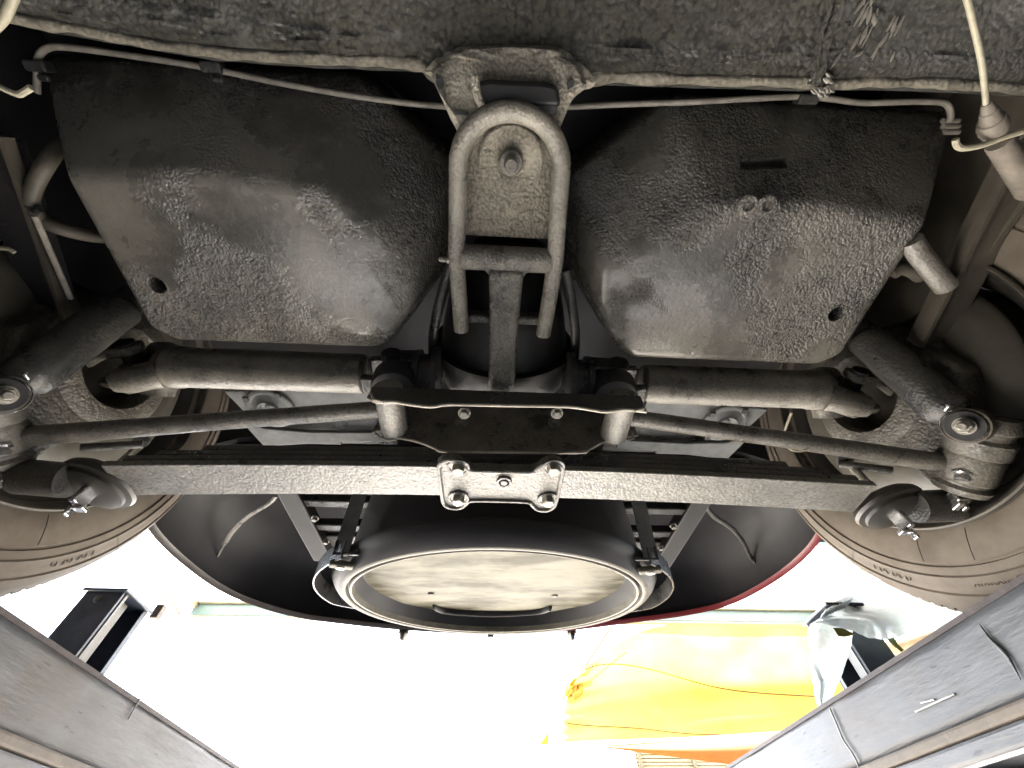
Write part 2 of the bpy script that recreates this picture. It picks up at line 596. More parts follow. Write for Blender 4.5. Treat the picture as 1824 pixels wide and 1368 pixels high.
# ------------------------------------------------------------------ the lift
for s in (-1, 1):
    t = thing('lift_ramp', 'worn grey steel lift ramp under the left wheel' if s < 0 else 'grey lift ramp under the right wheel, with a pale weld line and dark crack', 'lift ramp', (s * .75, 0, .06), 'ramps carrying the car')
    y0, y1 = -2.4, 2.05
    yc, ln = (y0 + y1) / 2, y1 - y0

    def side_fn(u, v, s=s):
        y = y0 + ln * u
        z = .118 + .074 * v
        q = V((s * .5, y, z))
        return q + V((s * .0012 * nz(q, 14), 0, .0012 * nz(q, 30) if v > .95 else 0))
    G().grid(side_fn, 260, 6).build('side_plate', 'ramp', t, smooth=40, solid=.008)
    G().box((s * .752, yc, .171), (.48, ln, .012)).build('runway_plate', 'ramp', t, smooth=0)
    G().box((s * 1.0, yc, .15), (.008, ln, .09)).build('outer_plate', 'ramp', t, smooth=0)
    G().box((s * .493, yc, .1125), (.034, ln, .011)).build('lower_flange', 'rust', t, smooth=0, bevel=.003)
    G().box((s * .487, yc, .0985), (.022, ln, .016)).build('bottom_lip', 'ramp', t, smooth=0, bevel=.003)
    G().box((s * .4965, yc, .1895), (.004, ln, .005)).build('top_edge', 'darkedge', t, smooth=0)  # dark strip along the top edge of the side plate
    for k in range(6):
        G().box((s * .752, y0 + .4 + k * .75, .14), (.48, .05, .05)).build('cross_rib', 'ramp', t, smooth=0)
    if s > 0:
        pts = [P(x, y, x=.4925) for x, y in ((1478, 1262), (1490, 1290), (1502, 1318), (1520, 1345), (1532, 1372))]
        G().tube(smooth_path(pts), .0014, 8).build('weld_seam', 'weld', t)
        pts = [P(x, y, x=.4935) for x, y in ((1745, 1112), (1762, 1136), (1785, 1158), (1800, 1178), (1818, 1212))]
        G().tube(smooth_path(pts), [.0004 + .0014 * math.sin(i / 24 * 3.1) for i in range(25)], 8).build('crack', 'dark', t)
        for a, b in (((1630, 1268), (1700, 1236)), ((1640, 1252), (1664, 1246))):
            G().tube([P(*a, x=.4945), P(*b, x=.4945)], .001, 8).build('scratch', 'weld', t)
    else:
        G().tube([P(228, 1282, x=-.4945), P(252, 1240, x=-.4945)], .001, 8).build('scratch', 'weld', t)

for s in (-1, 1):
    t = thing('lift_post', 'dark blue lift post behind the left ramp, capped and open on its inner side' if s < 0 else 'dark lift post behind the right ramp, hung with plastic film', 'lift post', (s * 1.36, 1.58, GZ), 'posts of the car lift')
    xi, xo, ya, yb, zt = (1.310, 1.440, 1.49, 1.655, .715) if s < 0 else (1.272, 1.40, 1.49, 1.655, .70)
    g = G()
    zc, hh = (zt + GZ) / 2, zt - GZ
    th = .008
    g.box((s * (xi + xo) / 2, ya + th / 2, zc), (xo - xi, th, hh))
    g.box((s * (xi + xo) / 2, yb - th / 2, zc), (xo - xi, th, hh))
    g.box((s * (xo - th / 2), (ya + yb) / 2, zc), (th, yb - ya - 2 * th, hh))
    g.box((s * (xi + th / 2), ya + th + .011, zc), (th, .022, hh))
    g.box((s * (xi + th / 2), yb - th - .008, zc), (th, .016, hh))
    g.build('column', 'post', t, smooth=0, bevel=.002)
    G().box((s * (xi - .001), ya + .020, zc), (.004, .012, hh)).build('guide_rail', 'postgrey', t, smooth=0)
    G().box((s * (xi + .03), ya + .07, zc), (.012, .03, hh - .02)).build('safety_rack', 'postgrey', t, smooth=0)
    G().box((s * (xi + xo) / 2, (ya + yb) / 2, zt + .005), (xo - xi + .022, yb - ya + .02, .01)).build('cap_plate', 'post', t, smooth=0, bevel=.002)
    if s < 0:
        g = G().lathe((-1.375, ya - .004, zt - .028), (0, -1, 0), [(0, .012), (.005, .012), (.006, .009)], 16)
        g.build('plug', 'postgrey', t)
        G().box((-1.30, 1.69, zt + .02), (.03, .03, .05)).build('stop_bracket', 'rust', t, smooth=0, bevel=.004)
    G().box((s * 1.36, 1.57, GZ + .01), (.34, .34, .02)).build('base_plate', 'post', t, smooth=0)

# ------------------------------------------------------------------ canopy, sails, wall behind
t = thing('canopy', 'white sheet canopy roof on pale green beams behind the car tail', 'canopy', (0, 3.6, GZ))
RZ = 2.06


def roof_fn(u, v):
    return V((-3.3 + 7.6 * u, 2.4 + 2.35 * v, RZ + .012 * math.sin(u * 190)))


G().grid(roof_fn, 380, 8).build('roof_sheet', 'white', t, smooth=60)
for a, b in ((-3.06, -.2), (.35, 3.62)):
    G().box(((a + b) / 2, 4.44, 1.955), (b - a, .05, .11)).build('beam', 'beam', t, smooth=0, bevel=.004)
    G().box(((a + b) / 2, 4.425, 2.02), (b - a, .09, .016)).build('beam_flange', 'rafter', t, smooth=0)
    G().box(((a + b) / 2, 4.445, 1.888), (b - a, .06, .018)).build('beam_flange', 'rafter', t, smooth=0)
for x in (-3.06, 3.66):
    G().box((x, 3.45, 2.0), (.06, 2.0, .07)).build('rafter', 'rafter', t, smooth=0)
    G().box((x, 4.44, (GZ + 1.9) / 2), (.07, .07, 1.9 - GZ)).build('canopy_post', 'whitepaint', t, smooth=0)
G().box((4.15, 3.45, 2.0), (.1, 2.0, .07)).build('rafter', 'rafter', t, smooth=0)
a, b = P(1310, 1062, y=3.6), P(1462, 1086, y=3.6)
tag(G().tube(smooth_path([a, (a + b) / 2 + V((0, 0, -.01)), b]), .003, 6).build('wire', 'dark'), 'thin dark wire hanging under the white canopy right of the tail', 'wire')
c = P(1452, 963, y=2.3)
tag(G().box((2.1, 2.3, c.z), (2.3, .05, .055)).build('roof_beam', 'cyan', smooth=0, bevel=.005), 'turquoise beam glimpsed in the gap between the tail and the right tyre', 'beam')
a, b = P(302, 1058, y=4.0), P(322, 1096, y=4.0)
tag(G().bar(a, b, .05, .03).build('rusty_strut', 'rust', smooth=0, bevel=.004), 'short rusty strut against the bright sky left of the tail', 'strut')

# yellow sail: one large cloth that hangs in a belly, with two sewn seams and a gathered tip
SAIL = [[P(1044, 1186, y=5.0), P(1150, 1120, y=4.6), P(1290, 1112, y=4.5), P(1560, 1108, y=4.5)],
        [P(1012, 1238, y=5.12), P(1160, 1205, y=5.1), P(1320, 1205, y=5.1), P(1560, 1190, y=5.05)],
        [P(1003, 1285, y=5.02), P(1150, 1270, y=5.02), P(1320, 1265, y=5.0), P(1560, 1250, y=4.96)],
        [P(1006, 1322, y=4.9), P(1150, 1315, y=4.9), P(1320, 1308, y=4.88), P(1560, 1292, y=4.85)]]


def sail_fn(u, v):
    q = cr([cr(r, u) for r in SAIL], v)
    k = math.exp(-6 * u) * .03
    return q + V((0, k * math.sin(v * 26), 0)) + V((0, .05 * nz((u * 2, v * 3, 1), 1.5), 0))


t = thing('shade_sail', 'large yellow shade sail with sewn seams, glowing in the sun above the orange one', 'shade sail', (2.4, 5.0, 1.1), 'sun sails behind the car')
G().grid(sail_fn, 70, 36).build('sail_cloth', 'yellow', t, smooth=80)
G().tube([sail_fn(u / 30, .05 + .62 * (u / 30) ** .9) + V((0, -.012, 0)) for u in range(31)], .006, 6).build('seam', 'seamdark', t)
G().tube([sail_fn(u / 20 * .6, .70 + .28 * (u / 20)) + V((0, -.012, 0)) for u in range(21)], .005, 6).build('seam', 'seamdark', t)


def tip_fn(u, v):
    a, b = P(1010, 1245, y=5.12), P(1040, 1200, y=5.2)
    q = a + (b - a) * u
    return q + V((.10 * (v - .5) * 2 * (.6 + .4 * math.sin(u * 5)) + .02 * math.sin(u * 9), -.06 + .03 * math.sin(v * 19), -.03 * math.sin(v * 14)))


G().grid(tip_fn, 10, 18).build('gathered_tip', 'yellow', t, smooth=80)
a, b = P(1088, 1118, y=5.0), P(1026, 1212, y=5.15)
tag(G().tube([a, (a + b) / 2, b], .010, 8).build('rope', 'rope'), 'straw coloured rope from the car tail to the gathered tip of the yellow sail', 'rope')


def orange_fn(u, v):
    top = P(1060, 1329, y=5.6).lerp(P(1560, 1288, y=5.6), u)
    bot = P(1060, 1330, y=5.4).lerp(P(1560, 1392, y=5.3), u)
    return top.lerp(bot, v) + V((0, .04 * math.sin(v * 6 + u * 3), 0))


tag(G().grid(orange_fn, 40, 10).build('shade_sail', 'orange', smooth=80), 'narrow orange shade sail stretched below the yellow one', 'shade sail', 'sun sails behind the car')
a = tag(G().add([P(960, 1328, y=5.2), P(977, 1302, y=5.2), P(978, 1326, y=5.2), P(960, 1328, y=5.23), P(977, 1302, y=5.23), P(978, 1326, y=5.23)], [(0, 1, 2), (5, 4, 3), (0, 3, 4, 1), (1, 4, 5, 2), (2, 5, 3, 0)]).build('pennant', 'yellow', smooth=0), 'tiny yellow cloth corner left of the large yellow sail', 'cloth')

t = thing('sheet_wall', 'cream ribbed metal wall seen below the orange sail', 'wall', (3.0, 7.0, GZ))
zt = P(1200, 1338, y=7).z
x0, x1 = P(1132, 1350, y=7).x, 4.8
nslat = 34
slat_me = G().box((0, 0, 0), (x1 - x0, .02, .026)).mesh('slat', 'wall', 0)
for k in range(60):
    inst('slat', slat_me, M4.Translation(((x0 + x1) / 2, 7.0, zt - .02 - k * .036)), t)
G().box(((x0 + x1) / 2, 7.03, (GZ + zt) / 2), (x1 - x0, .03, zt - GZ)).build('backing_sheet', 'wall', t, smooth=0)
for k in range(5):
    G().box((x0 + .05 + k * .72, 6.975, (GZ + zt) / 2), (.05, .03, zt - GZ)).build('wall_rib', 'rafter', t, smooth=0)

# pleated cloth behind the right post


def pleat_fn(u, v):
    top = P(1560, 1150, y=2.5).lerp(P(1790, 1085, y=2.5), u)
    bot = P(1560, 1260, y=2.4).lerp(P(1790, 1230, y=2.4), u)
    q = top.lerp(bot, v)
    return q + V((0, .03 * math.sin(v * 34 + u * 4) * (.4 + u), .01 * math.sin(v * 20 + 3 * u)))


tag(G().grid(pleat_fn, 30, 60).build('pleated_curtain', 'curtain', smooth=80), 'cream pleated cloth hanging between the right post and the tyre', 'cloth')

# plastic film over the right post
t = thing('plastic_film', 'crumpled pale blue plastic film draped over the right lift post', 'plastic sheet', (1.2, 1.42, .4))


def crumple(q, a=.010):
    return q + V((0, a * 2 * nz(q, 9) + a * nz(q, 23) + a * .8 * abs(nz(q, 38)), a * .6 * nz(q + V((3, 1, 2)), 14)))


FL = [[P(1446, 1108, y=1.44), P(1470, 1096, y=1.42), P(1500, 1098, y=1.42), P(1526, 1100, y=1.44)],
      [P(1440, 1136, y=1.40), P(1462, 1130, y=1.36), P(1494, 1130, y=1.37), P(1518, 1136, y=1.45)],
      [P(1441, 1172, y=1.38), P(1462, 1172, y=1.36), P(1490, 1170, y=1.40), P(1514, 1158, y=1.46)],
      [P(1450, 1216, y=1.40), P(1464, 1222, y=1.37), P(1484, 1214, y=1.42), P(1502, 1192, y=1.46)],
      [P(1462, 1268, y=1.44), P(1468, 1266, y=1.42), P(1474, 1258, y=1.44), P(1482, 1246, y=1.46)]]
G().grid(lambda u, v: crumple(cr([cr(r, u) for r in FL], v)), 52, 70).build('hanging_fold', 'film', t, smooth=70)
FR = [[P(1462, 1094, y=1.46), P(1500, 1066, y=1.52), P(1560, 1038, y=1.56), P(1640, 1000, y=1.6), P(1780, 960, y=1.64)],
      [P(1462, 1100, y=1.41), P(1510, 1090, y=1.45), P(1580, 1075, y=1.5), P(1660, 1066, y=1.56), P(1780, 1050, y=1.6)],
      [P(1456, 1104, y=1.38), P(1520, 1100, y=1.38), P(1590, 1100, y=1.42), P(1670, 1100, y=1.5), P(1780, 1096, y=1.58)],
      [P(1460, 1106, y=1.40), P(1520, 1124, y=1.36), P(1570, 1140, y=1.40), P(1640, 1124, y=1.46), P(1780, 1098, y=1.56)]]
G().grid(lambda u, v: crumple(cr([cr(r, u) for r in FR], v), .009), 80, 50).build('stretched_fold', 'film', t, smooth=70)
for k in range(9):
    a = P(1464 + k * 5, 1100 - k * 2.2, y=1.405)
    b = P(1474 + k * 5.6, 1086 - k * 2.6, y=1.43)
    G().tube([a, (a + b) / 2 + V((0, -.006, 0)), b], .0022, 6).build('pleat', 'film', t)
for q in (((1484, 1118), (1502, 1119), (1524, 1130), (1506, 1134), (1494, 1133)), ((1576, 1134), (1590, 1131), (1600, 1148), (1611, 1158), (1606, 1161), (1592, 1150))):
    poly = [P(*p, y=1.355 if q[0][0] < 1500 else 1.47) for p in q]
    G().prism(poly, (0, .002, 0)).build('tape', 'tape', t, smooth=0)

# ================================================================== the car
car = thing('car', 'red car on the lift, its tanks, leaf spring and rear wheels seen from below', 'car', (0, .34, .178))

# ------------------------------------------------------------------ body floor with its rolled rear lip
EDGE = [P(x, y, z=.492) for x, y in ((-80, 22), (0, 42), (100, 60), (200, 78), (350, 103), (500, 115), (640, 121), (740, 126), (800, 150), (1000, 162), (1060, 150), (1200, 154), (1350, 157), (1460, 161), (1600, 160), (1720, 163), (1824, 170), (1920, 172))]
EDGE = [(p.x, p.y) for p in EDGE]


def floor_fn(u, v):
    x = -.86 + 1.72 * u
    ye = lerp([(EDGE[0][0] - .3, EDGE[0][1] - .01)] + EDGE, x)
    if v < .72:
        k = v / .72
        y = -.34 + (ye - .03 + .34) * k
        z = .492
        y_l = ye - .03
        bul = math.exp(-((x + .002) / .085) ** 4) * math.exp(-((y - ye) / .045) ** 2)
        z -= .008 * bul
        wav = .0030 * nz((x, y, 0), 22) + .0020 * nz((x, y, 5), 48) + .0010 * nz((x, y, 7), 95)
        if x > .33:
            wav *= .35
        z += wav + .004 * nz((x, y, 9), 5)
        return V((x, y, z))
    k = (v - .72) / .28
    a = k * R(118)
    r = .014
    dip = .0022 * nz((x, a, 3), 34)
    bul = math.exp(-((x + .002) / .085) ** 4)
    y = ye - .03 + .03 * math.sin(a) / math.sin(R(90)) if a < R(90) else ye - .004 * (a - R(90))
    z = .492 - .006 * math.sin(min(a, R(90)) * 2) - .008 * bul * math.exp(-((y - ye) / .045) ** 2) + (.03 * (1 - math.cos(a)))
    return V((x, y + dip * .6, z + dip))


G().grid(floor_fn, 300, 90).build('floor_pan', 'floor', car, 'floor pan with thick pebbled black coating and a rolled rear lip', smooth=80)
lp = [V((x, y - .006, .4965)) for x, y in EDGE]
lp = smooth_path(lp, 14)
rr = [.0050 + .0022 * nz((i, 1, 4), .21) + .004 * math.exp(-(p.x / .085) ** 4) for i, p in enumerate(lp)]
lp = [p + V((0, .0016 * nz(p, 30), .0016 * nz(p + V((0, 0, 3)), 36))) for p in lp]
G().tube(lp, rr, 10).build('floor_hem', 'hem', car, 'pale rolled hem of the floor pan, its lit edge painted in', smooth=80)  # pale colour stands in for light on the rolled lip
G().box((0, -1.42, .512), (1.72, 2.16, .03)).build('front_floor', 'floor', car, smooth=0)
G().box((0, .0, .70), (1.6, .9, .02)).build('seat_pan', 'panel', car, smooth=0)
G().box((0, -.055, .60), (1.7, .02, .17)).build('riser_panel', 'panel', car, smooth=0)
for a, b, r in (((1497, -4), (1452, 152), .004), ((1478, -4), (1444, 150), .0025)):
    pts = [P(a[0] + (b[0] - a[0]) * k / 10 + 3 * math.sin(k), a[1] + (b[1] - a[1]) * k / 10, z=.489) for k in range(11)]
    G().tube(smooth_path(pts, 3), [r * (1 + .35 * nz((k, 2, r * 999), .7)) for k in range(31)], 8).build('seam_sealer', 'floor', car)
g = G()
random.seed(3)
for k in range(26):
    q = P(random.gauss(1568, 26), random.gauss(35, 30), z=.489)
    e = q + V((random.gauss(0, .003), random.uniform(.004, .018), 0))
    g.tube([q, q.lerp(e, .5), e], [.0006, random.uniform(.001, .0024), .0006], 6)
for k in range(16):
    q = P(random.gauss(1462, 14), random.gauss(148, 10), z=.488)
    g.tube([q, q + V((.004, .002, 0)), q + V((.009, .003, .001))], [.0008, random.uniform(.0015, .003), .0008], 6)
g.build('coating_drip', 'steel', car, 'shiny drips of coating on the floor pan beside the seam')

# ------------------------------------------------------------------ body mount above the bracket
zm = .4635
out = [(762, 128), (800, 100), (860, 84), (980, 88), (1030, 112), (1052, 152), (1020, 176), (1000, 226), (990, 266), (976, 216), (915, 196), (850, 216), (832, 268), (802, 214), (782, 168)]
poly = [P(x, y, z=zm + .014 * (y < 130)) for x, y in out]
mnt = G().prism(poly, (0, 0, .075)).build('body_mount', 'mount', car, 'body mount caked in cracked light grey coating', smooth=30, bevel=.008, seg=3)
for q in (((776, 142), (788, 136), (790, 150), (786, 160), (778, 156)), ((1010, 146), (1024, 142), (1022, 154), (1012, 160)), ((806, 197), (834, 200), (834, 206), (812, 204))):
    G().prism([P(*p, z=zm - .0012) for p in q], (0, 0, .006)).build('mount_hole', 'rubber', mnt, smooth=0)
G().prism([P(x, y, z=.4615) for x, y in ((846, 146), (870, 141), (970, 146), (994, 152), (1000, 190), (846, 192))], (0, 0, .012)).build('recess_shade', 'black', mnt, smooth=30, bevel=.004)  # dark slab standing in for the shade of the recess
sk = [P(x, y, z=.4805) for x, y in ((752, 128), (776, 102), (802, 86), (860, 78), (930, 77), (1000, 84), (1030, 102), (1056, 132), (1060, 152), (1030, 160), (900, 156), (795, 146))]
sc_ = sum(sk, V((0, 0, 0))) / len(sk)


def skirt_fn(u, v):
    p = cr(sk + sk[:1], u)
    q = sc_.lerp(p, v)
    lump = .0022 * nz(q, 60) + .0016 * nz(q + V((1, 2, 3)), 130)
    return q + V((0, 0, lump - .003 * (1 - v ** 3) + .007 * max(0, v - .8) / .2 + .002 * nz((math.cos(u * 6.283) * 2, math.sin(u * 6.283) * 2, v), 2)))


G().grid(skirt_fn, 96, 26).build('mount_skirt', 'mount', mnt, smooth=80)
G().tube(smooth_path([P(846, 138, z=.462), P(850, 168, z=.46), P(858, 190, z=.458)]), .004, 8).build('mount_flange', 'mount', mnt)

# ------------------------------------------------------------------ fuel tanks
for s in (-1, 1):
    r0 = [(.476, .088), (.33, .080), (.216, .088), (.112, .166), (.120, .212), (.150, .268), (.178, .288), (.452, .288), (.476, .268)]
    r1 = [(.536, -.016), (.36, -.016), (.18, -.016), (.068, .075), (.082, .190), (.150, .283), (.178, .302), (.462, .308), (.505, .288)]
    z1 = [.576, .574, .572, .57, .57, .56, .55, .55, .55]
    rings = [[V((s * x, y, .470 + .0 * i)) for i, (x, y) in enumerate(r0)],
             [V((s * x, y, z1[i])) for i, (x, y) in enumerate(r1)],
             [V((s * x, y, .69)) for x, y in r1]]
    tk = G().loft(rings).build('fuel_tank', 'tank', car, 'left fuel tank, half rough and half smooth black coating' if s < 0 else 'right fuel tank, with a slot and two studs on its sloping front', smooth=50, bevel=.0115, seg=4, ang=12)
    bpy.context.view_layer.update()
    bake(tk)
    c0 = P(280, 508, z=.47) if s < 0 else P(1490, 559, z=.47)
    cs = [G().lathe(c0 + V((0, 0, -.02)), (0, 0, 1), [(0, .0105), (.15, .0105)], 20)]
    if s > 0:
        nn = V((0, -.104, -.096)).normalized()
        p0 = V((.33, -.016, .574))
        a, b, c2, d = [PP(x, y, p0, nn) for x, y in ((1318, 284), (1402, 278), (1404, 300), (1320, 302))]
        cs.append(G().prism([p + nn * .02 for p in (a, b, c2, d)], -nn * .034))
    cut(tk, cs)
    if s > 0:
        q = [P(x, y, z=.4688) for x, y in ((1314, 354), (1390, 355), (1394, 380), (1378, 388), (1318, 385))]
        G().prism(q, (0, 0, .006)).build('stud_pad', 'tank', tk, smooth=30, bevel=.0015)
        for x in (1329, 1363):
            G().lathe(P(x, 364, z=.469), (0, 0, -1), [(0, .0115), (.004, .0115), (.006, .0095), (.006, .0065), (.0035, .006), (.0035, 0)], 24).build('stud', 'tank', tk)
    # a thin run of coating around the drain hole
    G().lathe(c0 + V((0, 0, .0006)), (0, 0, -1), [(0, .0128), (.0012, .0122), (.0012, .0108), (0, .0105)], 24, cap=False).build('drain_lip', 'tank', tk)

# ------------------------------------------------------------------ hairpin bracket that carries the differential nose
cx0 = -.007
path = [V((cx0 - .0545, .248, .460)), V((cx0 - .056, .20, .459)), V((cx0 - .0575, .15, .459)), V((cx0 - .0555, .11, .459))]
for k in range(17):
    a = R(180 - k * 180 / 16)
    path.append(V((cx0 + .053 * math.cos(a), .058 - .049 * math.sin(a), .459)))
path += [V((cx0 + .0555, .11, .459)), V((cx0 + .0575, .15, .459)), V((cx0 + .056, .20, .459)), V((cx0 + .0535, .25, .460))]
path = smooth_path(path, 3)
br = G().tube(path, .0098, 14, up=(0, 0, 1)).build('hairpin_bracket', 'bracket', car, 'hairpin shaped bracket holding the nose of the differential')
g = G()
rings = []
for i, p in enumerate(path):
    d = (path[min(i + 1, len(path) - 1)] - path[max(i - 1, 0)]).normalized()
    n = d.cross(V((0, 0, 1))).normalized()
    if n.dot(V((cx0, .10, .459)) - p) > 0:
        n = -n
    rings.append([p + n * .0095, p + n * .0045, p + n * .0045 + V((0, 0, .05)), p + n * .0095 + V((0, 0, .05))])
g.loft(rings).build('side_wall', 'bracket', br, smooth=40)
web = [V((cx0 + .052 * math.cos(R(180 - k * 180 / 20)), .058 - .048 * math.sin(R(180 - k * 9)), .473)) for k in range(21)] + [V((cx0 + .052, .130, .473)), V((cx0 - .052, .130, .473))]
G().prism(web, (0, 0, .004)).build('web_plate', 'mount', br, smooth=0)
c0 = P(910, 288, z=.471)
G().lathe(c0, (0, 0, -1), [(-.002, .034), (.003, .034), (.005, .032), (.0045, .016), (.001, .012)], 36).build('raised_boss', 'mount', br)
G().lathe(c0, (0, 0, -1), [(0, .0125), (.010, .0125), (.012, .011), (.012, .0075), (.030, .0070), (.034, .0055)], 18).build('stud', 'steel', br)

# ------------------------------------------------------------------ differential
df = G().lathe((-.003, 0, .565), (0, 1, 0), [(.150, .028), (.165, .05), (.20, .072), (.25, .088), (.30, .099), (.335, .104), (.375, .104), (.41, .09), (.44, .06), (.45, .0)], 40).build('differential', 'black', car, 'dark differential housing behind the hairpin bracket')
G().lathe((-.003, 0, .565), (0, 1, 0), [(.318, .10), (.318, .113), (.336, .113), (.336, .10)], 48, cap=False).build('housing_flange', 'black', df)
for s in (-1, 1):
    pts = [V((-.003 + s * .074, .175, .50)), V((-.003 + s * .093, .235, .502)), V((-.003 + s * .106, .29, .51)), V((-.003 + s * .110, .34, .52))]
    G().tube(smooth_path(pts), [.007] * 18 + [.008], 10).build('housing_rib', 'dark', df)
    G().lathe((-.003 + s * .095, .339, .48), (s, 0, 0), [(0, .045), (.008, .045), (.008, .034), (.026, .034), (.026, .04), (.034, .04)], 32).build('output_flange', 'dark', df)
am = G()
arm = [(-.021, .162), (.021, .162), (.0195, .20), (.0185, .26), (.019, .33), (.021, .378), (-.021, .378), (-.019, .33), (-.0185, .26), (-.0195, .20)]
am = G().prism([V((x - .006, y, .449)) for x, y in arm], (0, 0, .05)).build('nose_arm', 'arm', df, 'pebbled grey arm of the differential nose', smooth=40, bevel=.008, seg=4)
G().lathe((cx0 - .052, .152, .462), (1, 0, 0), [(0, .0145), (.104, .0145)], 28).build('pivot_tube', 'arm', df)
g = G()
for s in (-1, 1):
    g.prism([V((-.006 + s * .016, .158, .456)), V((-.006 + s * .032, .158, .456)), V((-.006 + s * .018, .176, .456))], (0, 0, .012))
g.build('arm_fillet', 'arm', df, smooth=40, bevel=.004)
for s in (-1, 1):
    G().box((-.006 + s * .034, .236, .478), (.034, .012, .02)).build('cross_rib', 'arm', df, smooth=40, bevel=.004)
g = G().lathe(P(806, 463, z=.462), (-1, 0, 0), [(0, .005), (.006, .005), (.008, .003), (.014, .0032), (.016, .002)], 12)
g.build('grease_nipple', 'bolt', df)

# ------------------------------------------------------------------ half shafts
for s in (-1, 1):
    hs = G().lathe((s * .205, .339, .482), (s, 0, 0), [(0, .024), (.004, .029), (.012, .0295), (.26, .0295), (.262, .031), (.276, .031), (.279, .027), (.292, .024)], 36).build('half_shaft', 'steel', car)
    g = G()
    for k in (-1, 1):   # inner joint: two forks at right angles
        g.prism([V((s * .125, .339 + k * .036, .466)), V((s * .17, .339 + k * .036, .468)), V((s * .182, .339 + k * .036, .482)), V((s * .17, .339 + k * .036, .496)), V((s * .125, .339 + k * .036, .498))], (0, -k * .014, 0))
        g.prism([V((s * .15, .325, .482 + k * .036)), V((s * .205, .325, .482 + k * .03)), V((s * .205, .353, .482 + k * .03)), V((s * .15, .353, .482 + k * .036))], (0, 0, -k * .012))
    g.build('inner_yoke', 'dark', hs, bevel=.003)
    G().lathe((s * .165, .339, .52), (0, 0, -1), [(0, .013), (.078, .013)], 20).lathe((s * .165, .30, .482), (0, 1, 0), [(0, .013), (.078, .013)], 20).build('inner_cross', 'rubber', hs)
    G().lathe((s * .152, .325, .425), (.1 * s, 0, 1), [(0, .0285), (.003, .030), (.03, .030), (.036, .024)], 28).build('rubber_stop', 'rubber', hs)
    # outer joint
    g = G()
    for k in (-1, 1):
        g.tube([V((s * .488, .339, .482 + k * .018)), V((s * .515, .339, .482 + k * .034)), V((s * .532, .339, .482 + k * .037))], [.021, .019, .0165], 16)
    g.build('outer_yoke', 'steel', hs)
    G().lathe((s * .497, .343, .478), (s * .12, .76, -.62), [(0, .026), (.030, .0205), (.036, .0205), (.0365, .0165), (.034, .016), (.034, 0)], 28).build('bearing_cap', 'steel', hs)
    G().lathe((s * .532, .339, .522), (0, 0, -1), [(0, .012), (.08, .012)], 20).lathe((s * .532, .30, .482), (0, 1, 0), [(0, .012), (.078, .012)], 20).build('outer_cross', 'dark', hs)
    g = G()
    for k in (-1, 1):
        g.prism([V((s * .575, .339 + k * .022, .455)), V((s * .548, .339 + k * .034, .462)), V((s * .520, .339 + k * .036, .468)), V((s * .512, .339 + k * .036, .482)), V((s * .520, .339 + k * .036, .498)), V((s * .575, .339 + k * .022, .51))], (0, -k * .013, 0))
    g.build('hub_yoke', 'arm', hs, bevel=.004)

